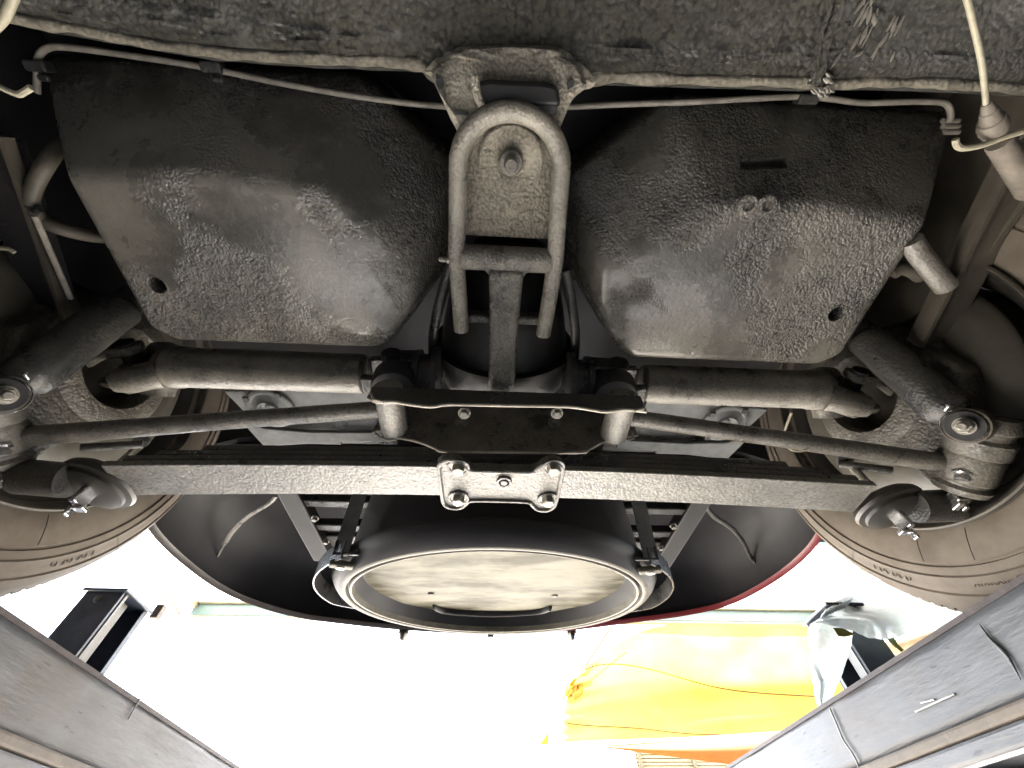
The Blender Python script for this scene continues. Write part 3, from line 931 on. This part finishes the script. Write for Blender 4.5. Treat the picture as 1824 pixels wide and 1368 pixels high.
# ------------------------------------------------------------------ hub carriers, dampers, links, wheels
WY, WZ = .34, .49
for s in (-1, 1):
    hc = G().lathe((0, WY, WZ - .012), (s, 0, 0), [(.592, .060), (.552, .057), (.546, .060), (.545, .070), (.552, .086), (.565, .100), (.582, .108), (.592, .11)], 48, cap=False).build('hub_carrier', 'hub', car)
    YZ = [(.425, .455), (.412, .40), (.378, .372), (.372, .325), (.312, .325), (.298, .352), (.262, .372), (.236, .40), (.24, .455), (.275, .425), (.30, .408), (.34, .40), (.38, .41), (.40, .425)]
    G().prism([V((s * .552, y, z)) for y, z in YZ], (s * .034, 0, 0)).build('carrier_leg', 'hub', hc, smooth=40, bevel=.006, seg=3)
    G().box((s * .56, .335, .372), (.014, .016, .05)).build('carrier_lug', 'hub', hc, smooth=0, bevel=.003)
    # lower pivot: sleeve along the car, with ring seals and a clamped end
    lk = s * .577
    G().lathe((lk, .275, .352), (0, .94, -.33), [(0, .026), (.012, .030), (.016, .030), (.018, .026), (.026, .026), (.030, .031), (.048, .031), (.050, .027), (.054, .0285), (.082, .0285), (.085, .025), (.088, .025), (.092, .029), (.100, .026), (.105, .010)], 32).build('pivot_sleeve', 'steel', hc)
    c0 = V((lk - s * .012, .372, .306))
    g = G().box(c0, (.018, .012, .014)).box(c0 + V((-s * .006, .004, -.008)), (.008, .014, .006)).box(c0 + V((s * .006, .008, -.006)), (.006, .01, .01))
    g.build('clamp_nut', 'chrome', hc, smooth=0, bevel=.0015)
    G().lathe((lk - s * .02, .338, .318), (-.5 * s, .5, -.7), [(0, .010), (.004, .010), (.005, .007), (.011, .007)], 6).build('pinch_bolt', 'chrome', hc)
    # damper
    top, bot = V((s * .513, .250, .489)), V((s * .535, .279, .353))
    ax = (bot - top).normalized()
    L = (bot - top).length
    dm = G().lathe(top, ax, [(-.002, .0205), (0, .0225), (.004, .0238), (L - .016, .0238), (L - .006, .022), (L + .004, .013)], 36).build('damper', 'dark', car)
    G().lathe(top, ax, [(-.16, .0185), (-.004, .0185)], 28).build('damper_rod_cover', 'dark', dm)
    e = bot + ax * .012
    e = bot + ax * .014 + V((s * .006, 0, 0))
    ea = V((s * .86, .30, .42)).normalized()
    G().lathe(e, ea, [(-.020, .010), (-.019, .0175), (-.012, .0205), (.022, .0205), (.028, .0185), (.030, .012)], 32).build('damper_eye', 'hub', dm)
    G().lathe(e, ea, [(-.024, .0165), (-.019, .0165)], 28).build('eye_bush', 'rubber', dm)
    G().lathe(e, ea, [(-.0265, .019), (-.024, .0205), (-.022, .019)], 28, cap=False).build('eye_washer', 'chrome', dm)
    bolt(e - ea * .026, -ea, dm, 1.15, .2, 'nut', NUT)
    G().box(e + V((-s * .022, -.014, .018)), (.010, .010, .014)).build('damper_tab', 'chrome', dm, smooth=0, bevel=.002)
    # control rod (lower wishbone)
    a, b = V((s * .140, .312, .372)), V((s * .556, .345, .340))
    cr_ = G().tube([a, a.lerp(b, .02), a.lerp(b, .5) + V((0, 0, .001)), a.lerp(b, .97), b], [.009, .0105, .0108, .0118, .0125], 20).build('control_rod', 'steel', car)
    G().lathe((s * .138, .2755, .366), (0, 1, 0), [(0, .0165), (.064, .0165)], 28).build('rod_sleeve', 'steel', cr_)
    # wheel
    wh = G().lathe((0, WY, WZ), (s, 0, 0), [(.587, .199), (.583, .2045), (.587, .208), (.593, .205), (.596, .199), (.604, .188), (.616, .182), (.634, .170), (.66, .163), (.70, .163), (.72, .17), (.733, .186), (.74, .2), (.744, .206)], 96, cap=False).build('wheel', 'rim', car, 'left rear wheel' if s < 0 else 'right rear wheel')
    G().lathe((0, WY, WZ), (s, 0, 0), [(.5815, .2035), (.5800, .2055), (.5815, .2075), (.584, .2075), (.584, .2035), (.5815, .2035)], 120, cap=False).build('rim_edge', 'wing', wh)
    g = G()
    nseg, u, w_ = 96, V((0, 1, 0)), V((0, 0, 1))
    rad = [.03, .075, .108, .122, .148, .163]
    xs = [.70, .70, .705, .704, .695, .69]
    for i in range(nseg):
        for j in range(5):
            if j == 3 and (i % 12) in (2, 3, 4, 5, 6):
                continue
            q = []
            for (ii, jj) in ((i, j), (i + 1, j), (i + 1, j + 1), (i, j + 1)):
                a_ = 6.2831853 * ii / nseg
                q.append(V((s * xs[jj], WY, WZ)) + (u * math.cos(a_) + w_ * math.sin(a_)) * rad[jj])
            g.add(q, [(0, 1, 2, 3)])
    g.build('wheel_disc', 'rim', wh, solid=.004)
    tp = [(.598, .196), (.590, .205), (.5865, .212), (.5835, .224), (.5820, .238), (.5822, .249), (.5846, .2505), (.5846, .2525), (.5822, .254), (.5828, .262), (.5834, .2635), (.5815, .266), (.5832, .2685), (.5862, .276), (.5885, .283), (.5905, .2845), (.5890, .287), (.5945, .2935), (.6000, .2985), (.6010, .2975), (.6045, .300), (.612, .3052)]
    tread = [(.6125, .2955), (.620, .299), (.640, .304), (.665, .306)]
    prof = tp + tread + [(1.33 - x, r) for x, r in reversed(tp + tread[:-1])]
    ty = G().lathe((0, WY, WZ), (s, 0, 0), prof, 160, cap=False).build('tyre', 'tyre', wh, smooth=50)
    # tread: slanted shoulder lugs and centre blocks, zig-zag
    g = G()
    nb = 116

    def wp(x, r, a_, s=s):
        return V((s * x, WY + r * math.cos(a_), WZ + r * math.sin(a_)))
    for k in range(nb):
        a0 = 6.2831853 * k / nb
        da = 6.2831853 / nb
        for (xa, ra, xb, rb, sh0, sh1, wd) in ((.6085, .2990, .630, .3130, 0, .6, .62), (.637, .3135, .657, .3145, .7, .2, .7), (.660, .3145, .676, .3145, .3, .8, .72), (.679, .3145, .696, .3135, .7, .2, .7), (.700, .3130, .7215, .299, .6, 0, .62)):
            t0, t1 = a0 + sh0 * da, a0 + sh1 * da
            q = [(xa, ra, t0), (xa, ra, t0 + da * wd), (xb, rb, t1 + da * wd), (xb, rb, t1)]
            top_ = [wp(*p) for p in q]
            bot_ = [wp(p[0], p[1] - .008, p[2]) for p in q]
            g.loft([bot_, top_], False, True)
    tr = g.build('tread_lugs', 'tyre', wh, smooth=0, merge=False)
    tr['kind'] = 'stuff'
    # radial cracks and rubbed lines on the sidewall
    g = G()
    random.seed(11)
    for k in range(15):
        a_ = -2.9 + k * .41 + random.uniform(-.1, .1)
        d_ = random.uniform(-.05, .05)
        r0_, r1_ = (.211, .248) if k % 3 else (.268, .296)
        pr = [(lerp([(p[1], p[0]) for p in tp], r0_ + (r1_ - r0_) * i / 8) - .0001, r0_ + (r1_ - r0_) * i / 8, a_ + d_ * i / 8) for i in range(9)]
        g.tube([wp(*p) for p in pr], .0005, 6)
    g.build('sidewall_crack', 'rubber', wh)['kind'] = 'stuff'
    g = G()
    random.seed(5)
    for row, n_, aa in ((.2722, 16, -1.52), (.2775, 10, -1.62), (.2745, 13, -1.30)):
        for k in range(n_):
            a_ = aa + (k * .0135 if s > 0 else k * .0135)
            x_ = lerp([(p[1], p[0]) for p in tp], row) - .0004
            dd = random.uniform(-.004, .004)
            g.tube([wp(x_, row - .0016, a_ + dd), wp(x_ + .0003, row + .0016, a_ - dd)], .0007, 5)
            if k % 3:
                g.tube([wp(x_, row + random.choice((-.0014, 0, .0014)), a_), wp(x_, row, a_ + .006)], .0006, 5)
    for k in range(6):
        a_ = -.66 - k * .035
        x_ = lerp([(p[1], p[0]) for p in tp], .274) - .0004
        g.tube([wp(x_, .274 + .004 * math.cos(j / 10 * 6.28), a_ + .012 * math.sin(j / 10 * 6.28)) for j in range(10 if k % 2 else 6)], .0008, 5)
    g.build('moulded_marks', 'tyre', wh, 'worn unreadable moulded marks on the sidewall')['kind'] = 'stuff'
    bd = G().lathe((0, WY, WZ), (s, 0, 0), [(.604, .0), (.603, .058), (.590, .06), (.585, .09), (.583, .125), (.588, .150), (.600, .164), (.604, .168), (.608, .168), (.612, .164), (.655, .164)], 80, cap=False).build('brake_plate', 'drum', wh, smooth=50)
    G().tube(smooth_path([V((s * .52, .43, .415)), V((s * .545, .42, .40)), V((s * .57, .41, .385))]), .006, 10).build('brake_union', 'dark', bd)

# small brake details seen beside the right and left carriers
for s, pts in ((1, ((1508, 818), (1524, 838), (1546, 862))), (-1, ((252, 785), (232, 805), (210, 825)))):
    p = [P(x, y, x=s * .535) for x, y in pts]
    G().tube(smooth_path(p), .0058 if s > 0 else .003, 10).build('brake_hose', 'steel', car)
    G().lathe(p[0], p[0] - p[1], [(-.004, .010), (.004, .010), (.006, .008)], 20).build('hose_grommet', 'dark', car)
G().tube(smooth_path([P(x, y, z=.46) for x, y in ((1398, 792), (1410, 801), (1424, 803), (1436, 801))]), .0022, 8).build('brake_pipe', 'cable', car)
G().tube(smooth_path([P(x, y, z=.56) for x, y in ((1410, 735), (1402, 755), (1396, 772))]), .0022, 8).build('brake_pipe', 'cable', car)

# ------------------------------------------------------------------ crossmember
g = G()
fe = [(655, 706), (672, 714), (700, 713), (730, 718), (770, 722), (800, 718), (900, 720), (1010, 722), (1050, 727), (1080, 731), (1110, 727), (1152, 731)]
fp = [P(x, y, y=.27) for x, y in fe]
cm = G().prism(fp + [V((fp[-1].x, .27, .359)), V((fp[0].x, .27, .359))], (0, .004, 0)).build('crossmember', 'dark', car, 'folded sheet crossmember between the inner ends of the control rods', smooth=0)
G().tube([p + V((0, .001, -.001)) for p in smooth_path(fp, 3)], .0018, 8).build('front_flange_edge', 'edge', cm)  # pale strip paints the light along the front plate's lower edge
re_ = [(664, 768), (690, 768), (700, 776), (735, 783), (755, 789), (775, 797), (795, 803), (900, 804), (1030, 805), (1048, 800), (1068, 789), (1085, 783), (1112, 777), (1136, 774)]
rp = [P(x, y, y=.345) for x, y in re_]
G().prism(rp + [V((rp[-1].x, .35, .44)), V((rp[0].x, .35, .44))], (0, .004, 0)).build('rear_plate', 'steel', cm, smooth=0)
G().tube([p + V((0, .001, -.0005)) for p in smooth_path(rp, 3)], .0016, 8).build('rear_flange_edge', 'edge', cm)  # rear plate's lit lower edge, painted as a pale strip
for x in (823, 988):
    bolt(P(x, 752, y=.344), (0, -.98, -.2), cm, .95, .3)
    bolt(P(x + 4, 736, y=.300), (0, -.2, -.97), cm, .8, .1)
for s, q in ((-1, ((660, 700), (666, 712), (684, 716))), (1, ((1150, 716), (1146, 728), (1128, 732)))):
    G().tube([P(x, y, y=.268) for x, y in q], .0016, 8).build('bent_tab', 'edge', cm)
for s, q in ((-1, ((669, 776), (669, 768), (686, 768), (692, 776))), (1, ((1126, 772), (1128, 781), (1116, 784), (1112, 778)))):
    G().tube([P(x, y, y=.344) for x, y in q], .0016, 8).build('bent_tab', 'edge', cm)
pts = [P(x, y, y=.35) for x, y in ((668, 766), (676, 778), (690, 784), (706, 782), (716, 776))]
G().tube(smooth_path(pts), .0014, 8).build('wire_clip', 'edge', cm)

# ------------------------------------------------------------------ transverse leaf spring
SY = .3935


def leaf_z(x, k):
    return .330 - .014 * (x / .5) ** 2 + k * .0085


def leaf(k, half, th=.0072, wd=.055):
    n = 60
    rings = []
    for i in range(n + 1):
        x = -half + 2 * half * i / n
        z = leaf_z(x, k)
        w2 = wd / 2 * (1 if k == 0 else .985)
        q = .0012
        rings.append([V((x, SY - w2, z + q)), V((x, SY - w2 + q, z)), V((x, SY + w2 - q, z)), V((x, SY + w2, z + q)), V((x, SY + w2, z + th)), V((x, SY - w2, z + th))])
    return G().loft(rings)


sp_ = leaf(0, .466).build('leaf_spring', 'spring', car, 'transverse leaf spring under the axle, its bottom leaf grey and pebbled', smooth=30)
for k, half in ((1, .45), (2, .42), (3, .37)):
    leaf(k, half).build('leaf', 'dark', sp_, smooth=30)
zc = .316
half_out = [(0, .354), (.034, .354), (.042, .350), (.047, .343), (.053, .338), (.061, .336), (.069, .339), (.0745, .346), (.0755, .354), (.0745, .385), (.0735, .412), (.071, .421), (.065, .427), (.057, .428), (.049, .425), (.043, .417), (.036, .411), (0, .410)]
off = V((-.004, .001, 0))
outl = [V((x, y, zc)) + off for x, y in half_out] + [V((-x, y, zc)) + off for x, y in reversed(half_out[1:-1])]
cpn = G().prism(outl, (0, 0, .012)).build('clamp_plate', 'spring', sp_, smooth=30, bevel=.0025)
G().tube([p + V((0, 0, -.0005)) for p in smooth_path([p + (V((-.004, .382, zc)) - p) * .03 for p in outl + outl[:1]], 2)], .0026, 8).build('clamp_rim', 'spring', sp_)
for x, y in ((817, 833), (986, 833), (817, 888), (976, 890)):
    q = P(x, y - 2, z=zc)
    G().lathe(q + V((0, 0, .001)), (0, 0, -1), [(0, .0135), (.0035, .0130), (.0035, .0105), (0, .0105)], 28, cap=False).build('bolt_seat', 'dark', sp_)
    bolt(q, (0, 0, -1), sp_, 1.15, random.uniform(0, 1))
q = P(898, 857, z=zc)
G().lathe(q, (0, 0, -1), [(0, .0095), (.003, .009), (.003, .0065), (0, .006)], 24, cap=False).build('centre_ring', 'dark', sp_)
bolt(q + V((0, 0, .002)), (0, 0, -1), sp_, .7)
for s, (px, py) in ((-1, (168, 872)), (1, (1590, 912))):
    q = P(px, py, z=.316)
    G().lathe(q + V((0, 0, .014)), (s * .12, 0, -1), [(-.004, .036), (.001, .0415), (.006, .043), (.010, .041), (.012, .035), (.016, .0345), (.020, .027), (.022, .014), (.022, 0)], 36).build('end_buffer', 'rim', sp_)
    q2 = P(140, 893, z=.292) if s < 0 else P(1614, 936, z=.292)
    g = G().box(q2 + V((0, 0, .006)), (.007, .018, .022)).box(q2 + V((-s * .004, .005, -.006)), (.012, .010, .005)).box(q2 + V((s * .008, .007, -.008)), (.004, .008, .012))
    g.build('shackle_bolt', 'chrome', sp_, smooth=0, bevel=.0015)
    G().lathe(q2 + V((s * .02, -.012, .02)), (s, -.1, 0), [(0, .020), (.05, .020)], 24).build('shackle', 'dark', sp_)

# ------------------------------------------------------------------ plates with round cups above the spring
for s in (-1, 1):
    q = [(.462, .412), (.215, .392), (.215, .448), (.30, .462), (.40, .482), (.44, .466)]
    pl = G().prism([V((s * x, y, .522)) for x, y in q], (0, 0, .012)).build('mounting_plate', 'plate', car, smooth=0, bevel=.003)
    c0 = V((s * .392, .443, .522))
    G().lathe(c0, (0, 0, -1), [(-.002, .040), (.006, .040), (.008, .037), (.008, .033), (.002, .031), (.004, .026), (.009, .019), (.012, .0185), (.004, .015), (.002, .010), (.006, .008), (.007, 0)], 40).build('round_cup', 'plate', pl, smooth=35)
    for k in range(4):
        a_ = .6 + k * 1.57
        G().box(c0 + V((.0385 * math.cos(a_), .0385 * math.sin(a_), -.008)), (.009, .009, .004)).build('cup_notch', 'dark', pl, smooth=0)
    q = [(.468, .488), (.446, .552), (.36, .542), (.30, .542), (.30, .535), (.22, .530), (.22, .508), (.35, .512), (.43, .506)]
    G().prism([V((s * x, y, .535)) for x, y in q], (0, 0, .008)).build('stiffener_plate', 'plate', pl, smooth=0, bevel=.002)
    G().box((s * .33, .50, .552), (.26, .10, .008)).build('gap_shade_sheet', 'dark', pl, smooth=0)  # dark sheet standing in for shade between the plates
G().box((0, .46, .67), (1.1, .42, .012)).build('axle_tunnel', 'panel', car, smooth=0)

# ------------------------------------------------------------------ inner body: rails, wheel arches, boot underside, outer skin
for s in (-1, 1):
    pts = [V((s * .575, -.03, .585)), V((s * .560, .12, .585)), V((s * .535, .28, .60)), V((s * .52, .40, .62))]
    a, b = (P(1822, 280, z=.49), P(1652, 610, z=.465)) if s > 0 else (P(-12, 240, z=.49), P(108, 580, z=.465))
    rl = G().bar(a, b, .045, .02).build('body_rail', 'wing' if s > 0 else 'panel', car, smooth=0, bevel=.003)
    G().bar(a + V((-s * .024, 0, -.012)), b + V((-s * .024, 0, -.012)), .005, .012).build('rail_flange', 'wing', rl, smooth=0)
    yz = [(-.06, .47), (.14, .468), (.22, .50), (.34, .60), (.36, .72), (-.06, .72)]
    G().prism([V((s * .571, y, z)) for y, z in yz], (s * .006, 0, 0)).build('inner_wing', 'wing' if s > 0 else 'panel', car, smooth=0)
    G().box((s * .53, .14, .64), (.10, .42, .012)).build('wing_shelf', 'wing' if s > 0 else 'panel', car, smooth=0)
    # wheel arch: half barrel over the tyre
    G().lathe((0, WY, WZ), (s, 0, 0), [(.575, .345), (.80, .345)], 40, cap=False, a0=R(38), a1=math.pi, uv=(V((0, 1, 0)), V((0, 0, 1)), V((s, 0, 0)))).build('wheel_arch', 'wing' if s > 0 else 'panel', car)
    # outer side skin with the arch opening
    ar = [(WY + .37 * math.cos(R(180 - 180 * i / 24)), WZ - .02 + .30 * math.sin(R(180 - 180 * i / 24))) for i in range(25)]
    sk = [(-2.4, .47), (WY - .37, .47)] + ar[1:-1] + [(WY + .37, .50), (WY + .37, 1.15), (-2.4, 1.15)]
    G().prism([V((s * .795, y, z)) for y, z in sk], (s * .006, 0, 0)).build('side_panel', 'red', car, smooth=0)
    G().prism([V((s * .789, y, z)) for y, z in sk], (s * .003, 0, 0)).build('side_liner', 'panel', car, smooth=0)

LIP = [(-.70, .66, .52), (-.722, .745, .495), (-.716, .90, .498), (-.664, 1.05, .50), (-.545, 1.155, .50), (-.40, 1.195, .497), (-.24, 1.217, .493), (0, 1.226, .487), (.19, 1.215, .493), (.394, 1.166, .498), (.54, 1.12, .50), (.64, 1.05, .50), (.706, .90, .498), (.712, .745, .495), (.69, .66, .52)]
LIP = smooth_path(LIP, 8)
CEN = V((0, .62, 0))


def tail_ring(sc, dz, keep=0.0):
    out_ = []
    for p in LIP:
        q = CEN + (V((p.x, p.y, 0)) - CEN) * sc
        if p.y < .75 and sc < 1:
            q.y = p.y + (q.y - p.y) * .2
        out_.append(V((q.x, q.y, p.z + dz)))
    return out_


bu = G().loft([tail_ring(.998, .003), tail_ring(.995, .02), tail_ring(.985, .05), tail_ring(.96, .09), tail_ring(.92, .12), tail_ring(.85, .145), tail_ring(.7, .16), tail_ring(.45, .165), tail_ring(.1, .168)], False, False, False).build('boot_underside', 'boot', car, 'dark bowl shaped underside of the boot', smooth=80)
tl = G().loft([tail_ring(.985, .006), tail_ring(.992, .0), tail_ring(1.0, -.003), tail_ring(1.003, .002), tail_ring(1.006, .02), tail_ring(1.035, .10), tail_ring(1.05, .25), tail_ring(1.04, .5)], False, False, False).build('tail_skin', 'lipmix', car, 'red painted lower edge of the tail', smooth=60)
G().box((0, .675, .735), (1.47, .01, .16)).build('boot_front_panel', 'panel', car, smooth=0)
for pts in (((1258, 903), (1272, 920), (1300, 938), (1322, 962), (1336, 990), (1345, 1000), (1358, 1016), (1366, 1032)), ((492, 884), (478, 898), (440, 922), (412, 950), (394, 980), (376, 1016))):
    q = []
    for i, (x, y) in enumerate(pts):
        q.append(P(x, y, z=.585 - .05 * i / len(pts)))
    q = smooth_path(q, 5)
    nq = len(q)
    G().tube(q, [.0065 * (1 if i < nq * .72 else .35) for i in range(nq)], 8, flat=.45).build('boot_seam', 'steel', bu)
for s in (-1, 1):
    a, b = V((s * .452, .66, .56)), V((s * .418, .93, .54))
    G().bar(a, b, .045, .03).build('chassis_rail', 'panel', bu, smooth=0, bevel=.003)
    for y0_, z0_ in ((.735, .555), (.815, .55)):
        G().box((s * .345, y0_, z0_), (.17, .022, .02)).build('cross_bar', 'dark', bu, smooth=0, bevel=.003)
    bolt(V((s * .405, .775, .538)), (0, 0, -1), bu, .9)
    bolt(V((s * .398, .86, .535)), (0, 0, -1), bu, .8)
    G().box((s * .37, .90, .555), (.12, .08, .012)).build('rail_gusset', 'dark', bu, smooth=0, bevel=.003)
    q = P(1018 if s > 0 else 719, 1128, y=1.225)
    g = G().box(q + V((0, 0, .012)), (.026, .02, .03)).lathe(q + V((0, 0, -.004)), (1, 0, .2 * s), [(-.006, .014), (.006, .014)], 16)
    g.build('bumper_bracket', 'rust', tl, smooth=30, bevel=.002)
q = P(874, 1133, y=1.232)
G().lathe(q + V((0, 0, .02)), (0, 0, -1), [(0, .006), (.018, .006), (.019, .010), (.026, .010)], 14).build('tail_stud', 'dark', tl)

# ------------------------------------------------------------------ spare wheel tub with its silver lid
TC = V((.001, .876, .418))
TA = R(11.4)
tn = V((0, math.sin(TA), -math.cos(TA)))
tu, tv = V((1, 0, 0)), V((0, math.cos(TA), math.sin(TA)))
UV = (tu, tv, tn)


def TP(r, deg, h):
    return TC + tu * (r * math.cos(R(deg))) + tv * (r * math.sin(R(deg))) + tn * h


tub = G().lathe(TC, tn, [(-.19, .305), (-.05, .318), (-.034, .322), (-.032, .338), (-.029, .338), (-.028, .318)], 96, cap=False, uv=UV).build('spare_wheel_tub', 'boot', car, 'dark spare wheel tub hanging under the boot with a silver lid', smooth=40)
G().lathe(TC, tn, [(-.03, .300), (-.03, .336), (-.026, .342), (-.016, .3415), (-.004, .334), (.005, .325), (.0085, .320)], 128, cap=False, uv=UV).build('tub_rim', 'boot', tub, smooth=35)  # outer band made dark by its colour, in place of shade
G().lathe(TC, tn, [(.008, .3205), (.0095, .318), (.0095, .311), (.008, .3085), (.0, .306), (.0, .304), (.006, .302), (.0075, .2995), (.006, .297), (-.004, .2945)], 128, cap=False, uv=UV).build('lid_ring', 'ring', tub, smooth=35)
G().lathe(TC, tn, [(.0078, .3005), (.0085, .299), (.0078, .2975)], 128, cap=False, uv=UV).build('bright_bead', 'edge', tub)
G().lathe(TC, tn, [(-.004, .295), (-.030, .284), (-.031, .278)], 128, cap=False, uv=UV).build('recess_wall', 'boot', tub)


def lid_fn(u, v):
    r = .2805 * v
    a_ = 360 * u
    q = TP(r, a_, -.029)
    return q + tn * (.0035 * nz(q * 1.0, 7) + .0012 * nz(q, 19))


lid = G().grid(lid_fn, 96, 22).build('lid', 'silver', tub, 'cloudy silver lid with a long pressed handle slot', smooth=80)
pts = [PP(x, y, TC + tn * -.026, tn) for x, y in ((772, 1078), (790, 1086), (830, 1090), (880, 1092), (930, 1090), (962, 1087), (982, 1081))]
G().tube(smooth_path(pts), [.005] + [.0095] * 35 + [.005], 12, flat=.5, up=tn).build('handle_slot', 'boot', lid)
for x, y in ((768, 1058), (988, 1061)):
    q = PP(x, y, TC + tn * -.027, tn)
    G().lathe(q, tn, [(0, .008), (.002, .0075), (.003, .005)], 16).build('lid_dimple', 'ring', lid)
random.seed(2)
g = G()
q = []
for k in range(41):
    a_ = 222 + k * 96 / 40
    q.append(TP(.3205 + .0016 * nz((k, 0, 0), .6), a_, -.036 + .004 * nz((k, 3, 0), .35)))
G().tube(q, .0013, 6).build('sealer_line', 'edge', tub)
for s in (-1, 1):
    dg = 218 if s < 0 else 322
    q = TP(.345, dg, .004)
    cl = G().box(q, (.040, .020, .010), M4((tu, tv, tn)).transposed() @ M4.Rotation(R(-20 * s), 3, 'Z')).build('lid_clip', 'ring', tub, smooth=0, bevel=.003)
    G().lathe(q + tn * .004, tn, [(0, .009), (.003, .008), (.003, 0)], 18).build('clip_stud', 'edge', tub)
    q1 = TP(.352, dg - 4 * s, -.01)
    G().tube([q1 + V((-.022, 0, .02)), q1 + V((-.02, 0, -.004)), q1 + V((.02, 0, -.004)), q1 + V((.022, 0, .02))], .003, 8).build('clip_hook', 'dark', tub)
    e = P(646 if s < 0 else 1130, 862, z=.50)
    G().bar(TP(.352, dg, -.01), e, .026, .005).build('hanger_strap', 'plate', tub, smooth=0)
    g = G()
    rings = []
    a0_, a1_ = (222, 158) if s < 0 else (318, 382)
    for k in range(25):
        a_ = a0_ + (a1_ - a0_) * k / 24
        rr = .356 + .012 * math.sin(k / 24 * 3.14)
        hw = .015 * min(1, .35 + 3 * (1 - k / 24))
        rings.append([TP(rr, a_, -.012 - hw), TP(rr, a_, -.012 + hw), TP(rr + .003, a_, -.012 + hw), TP(rr + .003, a_, -.012 - hw)])
    g.loft(rings).build('side_guard', 'dark', tub, smooth=40)

# ------------------------------------------------------------------ pipes, cables, hoses
zl = .543
pts = [P(x, y, z=zl) for x, y in ((66, 165), (66, 140), (68, 104), (84, 86), (120, 84), (240, 100), (360, 119), (480, 144), (600, 166), (720, 183), (800, 190), (842, 193))]
bp = G().tube(smooth_path(pts), .0032, 10).build('brake_pipe', 'pipe', car, 'thin bare pipe along the front edge of the left tank')
for x, y in ((380, 120), (70, 118)):
    q = P(x, y, z=zl)
    G().box(q, (.022, .010, .014)).box(q + V((.004, .01, -.006)), (.012, .006, .004)).build('pipe_clip', 'dark', bp, smooth=0, bevel=.002)
pts = [P(x, y, z=zl) for x, y in ((982, 192), (1100, 186), (1240, 181), (1350, 175), (1430, 172), (1480, 176), (1540, 183), (1620, 181), (1675, 182), (1690, 190), (1694, 208), (1690, 218))]
bp = G().tube(smooth_path(pts), .0032, 10).build('brake_pipe', 'pipe', car, 'thin bare pipe along the front edge of the right tank')
q = P(1436, 177, z=zl)
G().box(q, (.022, .010, .014)).build('pipe_clip', 'dark', bp, smooth=0, bevel=.002)
q = P(968, 190, z=.47)
G().box(q, (.026, .014, .012)).build('pipe_clip', 'dark', bp, smooth=0, bevel=.002)
for k in range(3):
    q = P(1690, 216 + k * 10, z=.555)
    G().tube([q + V((-.008, 0, 0)), q + V((.012, -.001, 0))], .0028, 8).build('spring_coil', 'pipe', bp)
# right cable into its ribbed boot
zk = .44
cb = G().tube(smooth_path([P(x, y, z=zk) for x, y in ((1712, -30), (1724, 4), (1740, 70), (1750, 120), (1757, 190))]), .0023, 10).build('handbrake_cable', 'cable', car, 'cream handbrake cable entering a ribbed sleeve')
a, b = P(1757, 184, z=zk), P(1776, 250, z=zk + .01)
G().lathe(a, b - a, [(0, .0034), (.006, .0048), (.010, .005), (.011, .0062), (.022, .0080), (.023, .0095), (.030, .0108), (.031, .0098), (.036, .0105), (.042, .0088)], 24).build('ribbed_boot', 'sleeve', cb)
a, b = P(1778, 252, z=zk + .012), P(1840, 335, z=zk + .025)
prof = []
L = (b - a).length
for k in range(28):
    prof.append((L * k / 27, .0092 + .004 * k / 27 + (.0009 if k % 2 else 0)))
G().lathe(a, b - a, prof, 24).build('ribbed_sleeve', 'sleeve', cb)
G().tube(smooth_path([P(x, y, z=zk) for x, y in ((1702, 248), (1704, 258), (1714, 264), (1736, 262), (1758, 256), (1790, 244), (1830, 232))]), .0028, 8).build('wire_loop', 'cable', cb)
for k in range(4):
    q = P(1800 + k * 10, 250 - k * 6, z=zk + .01)
    G().tube([q, q + V((.012, -.006, .004))], .004, 8).build('cable_end', 'sleeve', cb)
cb = G().tube(smooth_path([P(x, y, z=zk) for x, y in ((30, -20), (18, 10), (6, 34), (-20, 60))]), .0034, 10).build('handbrake_cable', 'cable', car, 'cream handbrake cable at the left edge of the floor')
G().tube(smooth_path([P(x, y, z=zk) for x, y in ((-20, 146), (0, 155), (20, 164), (34, 168), (46, 162), (56, 156))]), .0026, 8).build('wire_loop', 'cable', cb)
G().tube(smooth_path([P(x, y, z=zk) for x, y in ((-20, 440), (0, 442), (16, 444), (26, 450))]), .0024, 8).build('wire_end', 'cable', cb)
# vent hoses beside the tanks
hz = G().tube(smooth_path([P(x, y, z=q) for x, y, q in ((128, 250, .53), (100, 268, .50), (80, 296, .48), (62, 330, .475), (55, 360, .472), (72, 390, .475), (110, 408, .48), (160, 420, .50), (200, 424, .52))]), .0075, 12).build('vent_hose', 'wing', car, 'rubber vent hose curling round the left tank')
G().tube(smooth_path([P(x, y, z=.468) for x, y in ((48, 366), (62, 374), (72, 372))]), .004, 8).build('hose_tie', 'rubber', hz)
G().tube(smooth_path([P(x, y, z=.46) for x, y in ((62, 385), (86, 440), (126, 532))]), .003, 8).build('brake_pipe', 'pipe', car)
G().tube([P(1622, 428, z=.475), P(1640, 456, z=.47), P(1686, 512, z=.455)], .0115, 16).build('drain_pipe', 'steel', car, 'stub of drain pipe beside the right tank')
G().tube(smooth_path([P(x, y, z=.49) for x, y in ((1588, 486), (1604, 478), (1622, 480), (1640, 492))]), .009, 12).build('vent_hose', 'wing', car)
G().tube(smooth_path([P(x, y, z=.57) for x, y in ((1740, 446), (1766, 432), (1790, 416), (1840, 396))]), .006, 10).build('vent_hose', 'wing', car)
